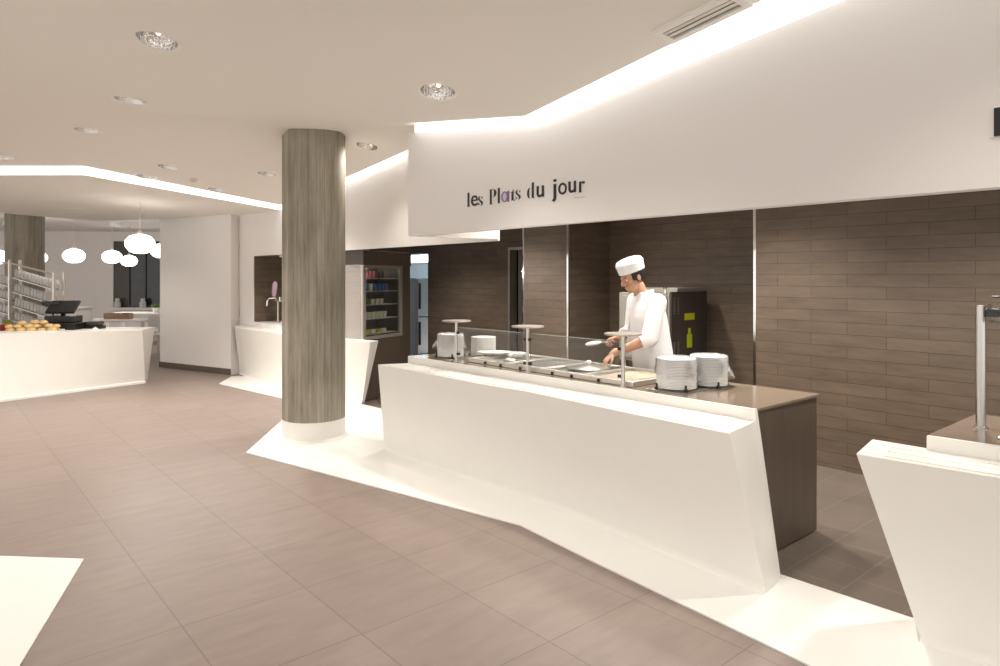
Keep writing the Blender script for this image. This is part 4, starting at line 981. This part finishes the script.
# head, tilted forward
HT = Matrix.Translation((.150, 0, 1.615)) @ Matrix.Rotation(R(24), 4, 'Y')
def hp(x, y, z): return HT @ V((x, y, z))
hr = HT.to_3x3()
b.ball(hp(-.010, 0, .035), (.098, .076, .098), 24, hr); b.ball(hp(.030, 0, -.045), (.066, .058, .072), 20, hr); b.ball(hp(.062, 0, -.088), (.028, .032, .024), 16, hr)
b.cone(hp(.088, 0, .018), .012, hp(.112, 0, -.022), .015, 12); b.ball(hp(.100, .012, -.026), .010, 10); b.ball(hp(.100, -.012, -.026), .010, 10)
b.ball(hp(.082, 0, .028), (.018, .052, .010), 16, hr)
b.ball(hp(.088, 0, -.056), (.012, .024, .007), 14, hr); b.ball(hp(.087, 0, -.067), (.012, .021, .008), 14, hr)
for s in (-1, 1):
    b.ball(hp(.077, s * .031, .0145), (.0125, .016, .0075), 12, hr)
    b.ball(hp(-.012, s * .078, -.005), (.018, .008, .032), 14, hr); b.ball(hp(.055, s * .045, -.025), (.03, .02, .028), 12, hr)
def hand(bm, w, d, up, side, curl, spread=1.0):
    """w wrist, d direction to the knuckles, up back-of-hand normal, side thumb side (+1/-1)"""
    d = d.normalized(); lat = d.cross(up).normalized() * side; up = lat.cross(d).normalized() * side
    rot = Matrix((d, lat, up)).transposed()
    bm.ball(w + d * .045, (.050, .040, .016), 16, rot); bm.ball(w + d * .075 , (.025, .040, .014), 16, rot)
    bm.cone(w - d * .03, .027, w + d * .02, .025, 14)
    for k, (o_, L_) in enumerate(((.031, .068), (.011, .078), (-.010, .073), (-.030, .058))):
        p = w + d * (.085 - abs(k - 1.2) * .004) + lat * o_; a = curl * (1 + .12 * k); ang = 0; r = .0088 - .0006 * k
        for s_ in (.42, .33, .25):
            ang += a; q_ = p + (d * math.cos(ang) - up * math.sin(ang) + lat * o_ * .9 * spread).normalized() * (L_ * s_)
            bm.cone(p, r, q_, r * .93, 10); p = q_; r *= .93
    p = w + d * .025 + lat * .032; q_ = p + (d * .7 + lat * .62 - up * .25).normalized() * .042; r_ = q_ + (d * .9 + lat * .1 - up * .45).normalized() * .034
    bm.cone(p, .0125, q_, .0105, 10); bm.cone(q_, .0105, r_, .0085, 10)
LS, LE, LW = V((.03, .185, 1.41)), V((.12, .225, 1.13)), V((.375, .10, 1.005))
RS, RE, RW = V((.03, -.185, 1.41)), V((.03, -.255, 1.14)), V((.215, -.165, 1.105))
for S_, E_, W_ in ((LS, LE, LW), (RS, RE, RW)):
    b.cone(S_, .058, E_, .042); b.cone(E_, .043, E_.lerp(W_, .35), .040); b.cone(E_.lerp(W_, .35), .040, W_, .027); b.cone((S_.x, S_.y * .6, S_.z + .01), .06, S_, .058)
hand(b, LW, V((.09, .0, -.075)), V((.6, 0, .8)), -1, .42)
hand(b, RW, V((.09, .03, -.01)), V((0, -.35, .9)), 1, .85)
body = remeshed('body', b, 'skin', .0048, 3, ch)
# eyes
for s in (-1, 1):
    e = MB(); e.ball(hp(.0755, s * .031, .008), .0095, 14); ey = obj('eye', e, 'porcelain', ch, 60)
    i_ = MB(); i_.ball(hp(.0822, s * .031, .005), .0050, 10); obj('iris', i_, 'black', ey, 60)
    w_ = MB(); w_.tube([hp(.088, s * .014, .026), hp(.091, s * .032, .031), hp(.078, s * .054, .026)], [.003, .004, .002], 8); obj('eyebrow', w_, 'hair', ch, 60)
# hair: short, dark, below the cap
hb = MB(); rows = []
for i in range(7):
    z = -.035 + .085 * i / 6; row = []
    for k in range(25):
        a = R(62 + (360 - 124) * k / 24); c_, s_ = math.cos(a), math.sin(a); k_ = .084 if abs(s_) > .8 else .082
        zz = z + (.0 if c_ < .2 else .02); rr = 1.0 + .02 * math.sin(k * 3 + i)
        f_ = math.sqrt(max(.2, 1 - ((zz - .035) / .135) ** 2)); row.append(hp(-.010 + .106 * f_ * c_ * rr, .0835 * f_ * s_ * rr, zz))
    rows.append(row)
hb.grid(rows); hh = obj('hair', hb, 'hair', ch, 180)
md = hh.modifiers.new('s', 'SOLIDIFY'); md.thickness = .008; md.offset = -1
# cap: low white cook's cap with straight band and soft flat crown
cb = MB(); CT = HT @ Matrix.Translation((-.012, 0, .052)) @ Matrix.Rotation(R(-4), 4, 'Y')
cb.lathe([(.097, -.004), (.103, -.006), (.107, .0), (.112, .066), (.1125, .072), (.109, .082), (.098, .098), (.070, .108), (.03, .111), (0, .111)], 44, CT @ Matrix.Diagonal((1.06, .86, 1, 1)))
cap = obj('cap', cb, 'cloth', ch, 60)
cs = MB(); cs.lathe([(.1145, .062), (.1155, .066), (.1135, .070)], 44, CT @ Matrix.Diagonal((1.06, .86, 1, 1))); obj('cap_seam', cs, 'cloth', cap, 60)
# jacket
j = MB()
tors = [(.83, -.03, .150, .192), (.90, -.03, .158, .198), (1.0, -.022, .160, .196), (1.1, -.008, .156, .190), (1.2, .008, .155, .190), (1.29, .022, .150, .194), (1.36, .032, .134, .190), (1.42, .042, .108, .165), (1.46, .052, .082, .115), (1.495, .062, .066, .074)]
rws = [[(cx + rx * math.cos(2 * PI * k / 36), ry * math.sin(2 * PI * k / 36), z) for k in range(36)] for z, cx, rx, ry in tors]
g_ = j.grid(rws, True); j.bm.faces.new(g_[0][::-1]); j.bm.faces.new(g_[-1])
j.cone((.035, .10, 1.435), .058, LS + V((0, .005, .0)), .074); j.cone((.035, -.10, 1.435), .058, RS + V((0, -.005, .0)), .074)
for S_, E_, W_, f_ in ((LS, LE, LW, .22), (RS, RE, RW, .55)):
    j.cone(S_, .076, E_, .068); m_ = E_.lerp(W_, f_); j.tube([E_, E_.lerp(m_, .6), m_], [.068, .066, .066], 18); j.ball(E_, .068, 18)
jk = remeshed('jacket', j, 'cloth', .0075, 4, ch)
# wrapped lapels at the neck and the front edge
lp = MB(); lp.tube([(.02, .078, 1.485), (.085, .062, 1.465), (.135, .02, 1.39), (.166, -.03, 1.30), (.170, -.05, 1.15), (.150, -.055, .98)], [.012, .013, .011, .008, .006, .005], 10)
obj('collar', lp, 'cloth', ch, 60)
lp = MB(); lp.tube([(.02, .078, 1.485), (-.03, .0, 1.50), (.02, -.078, 1.485), (.085, -.062, 1.465), (.135, -.015, 1.40)], [.012, .014, .012, .013, .010], 10)
obj('collar', lp, 'cloth', ch, 60)
# trousers and shoes
tr = MB(); tr.ball((-.03, 0, .92), (.125, .175, .12), 20)
for s in (-1, 1): tr.cone(hip(s), .102, (.0, s * .105, .50), .080); tr.tube([(.0, s * .105, .50), (-.02, s * .105, .28), (-.03, s * .105, .055)], [.080, .072, .074], 18); tr.ball((.0, s * .105, .5), .080)
remeshed('trousers', tr, 'trouser', .010, 4, ch)
for s in (-1, 1):
    sh = MB(); sh.ball((.035, s * .115, .050), (.140, .055, .050), 16); sh.ball((-.05, s * .108, .060), (.06, .052, .060), 16); sh.box((-.10, s * .11 - .05, .0), (.16, s * .11 + .05, .022), None, .008)
    remeshed('shoe', sh, 'shoe', .007, 3, ch)
# ladle held in the right hand
TP = Matrix.Translation((PX, PYY, .003)) @ Matrix.Rotation(PA, 4, 'Z')
t = thing('serving_spoon', 'white serving spoon with grey handle held over the wells by the person', 'spoon', (PX, PYY, .003), PA)
t.location = (PX, PYY, .003)
gp = V((.30, -.140, 1.075)); tipp = V((.435, -.145, 1.068))
b = MB(); b.tube([V((.16, -.165, 1.105)), gp, gp.lerp(tipp, .75)], [.007, .0065, .006], 10); obj('handle', b, 'steel', t, 50)
b = MB(); b.ball(tipp, (.075, .045, .018), 20, Matrix.Rotation(R(8), 3, 'Y')); obj('bowl', b, 'porcelain', t, 60)
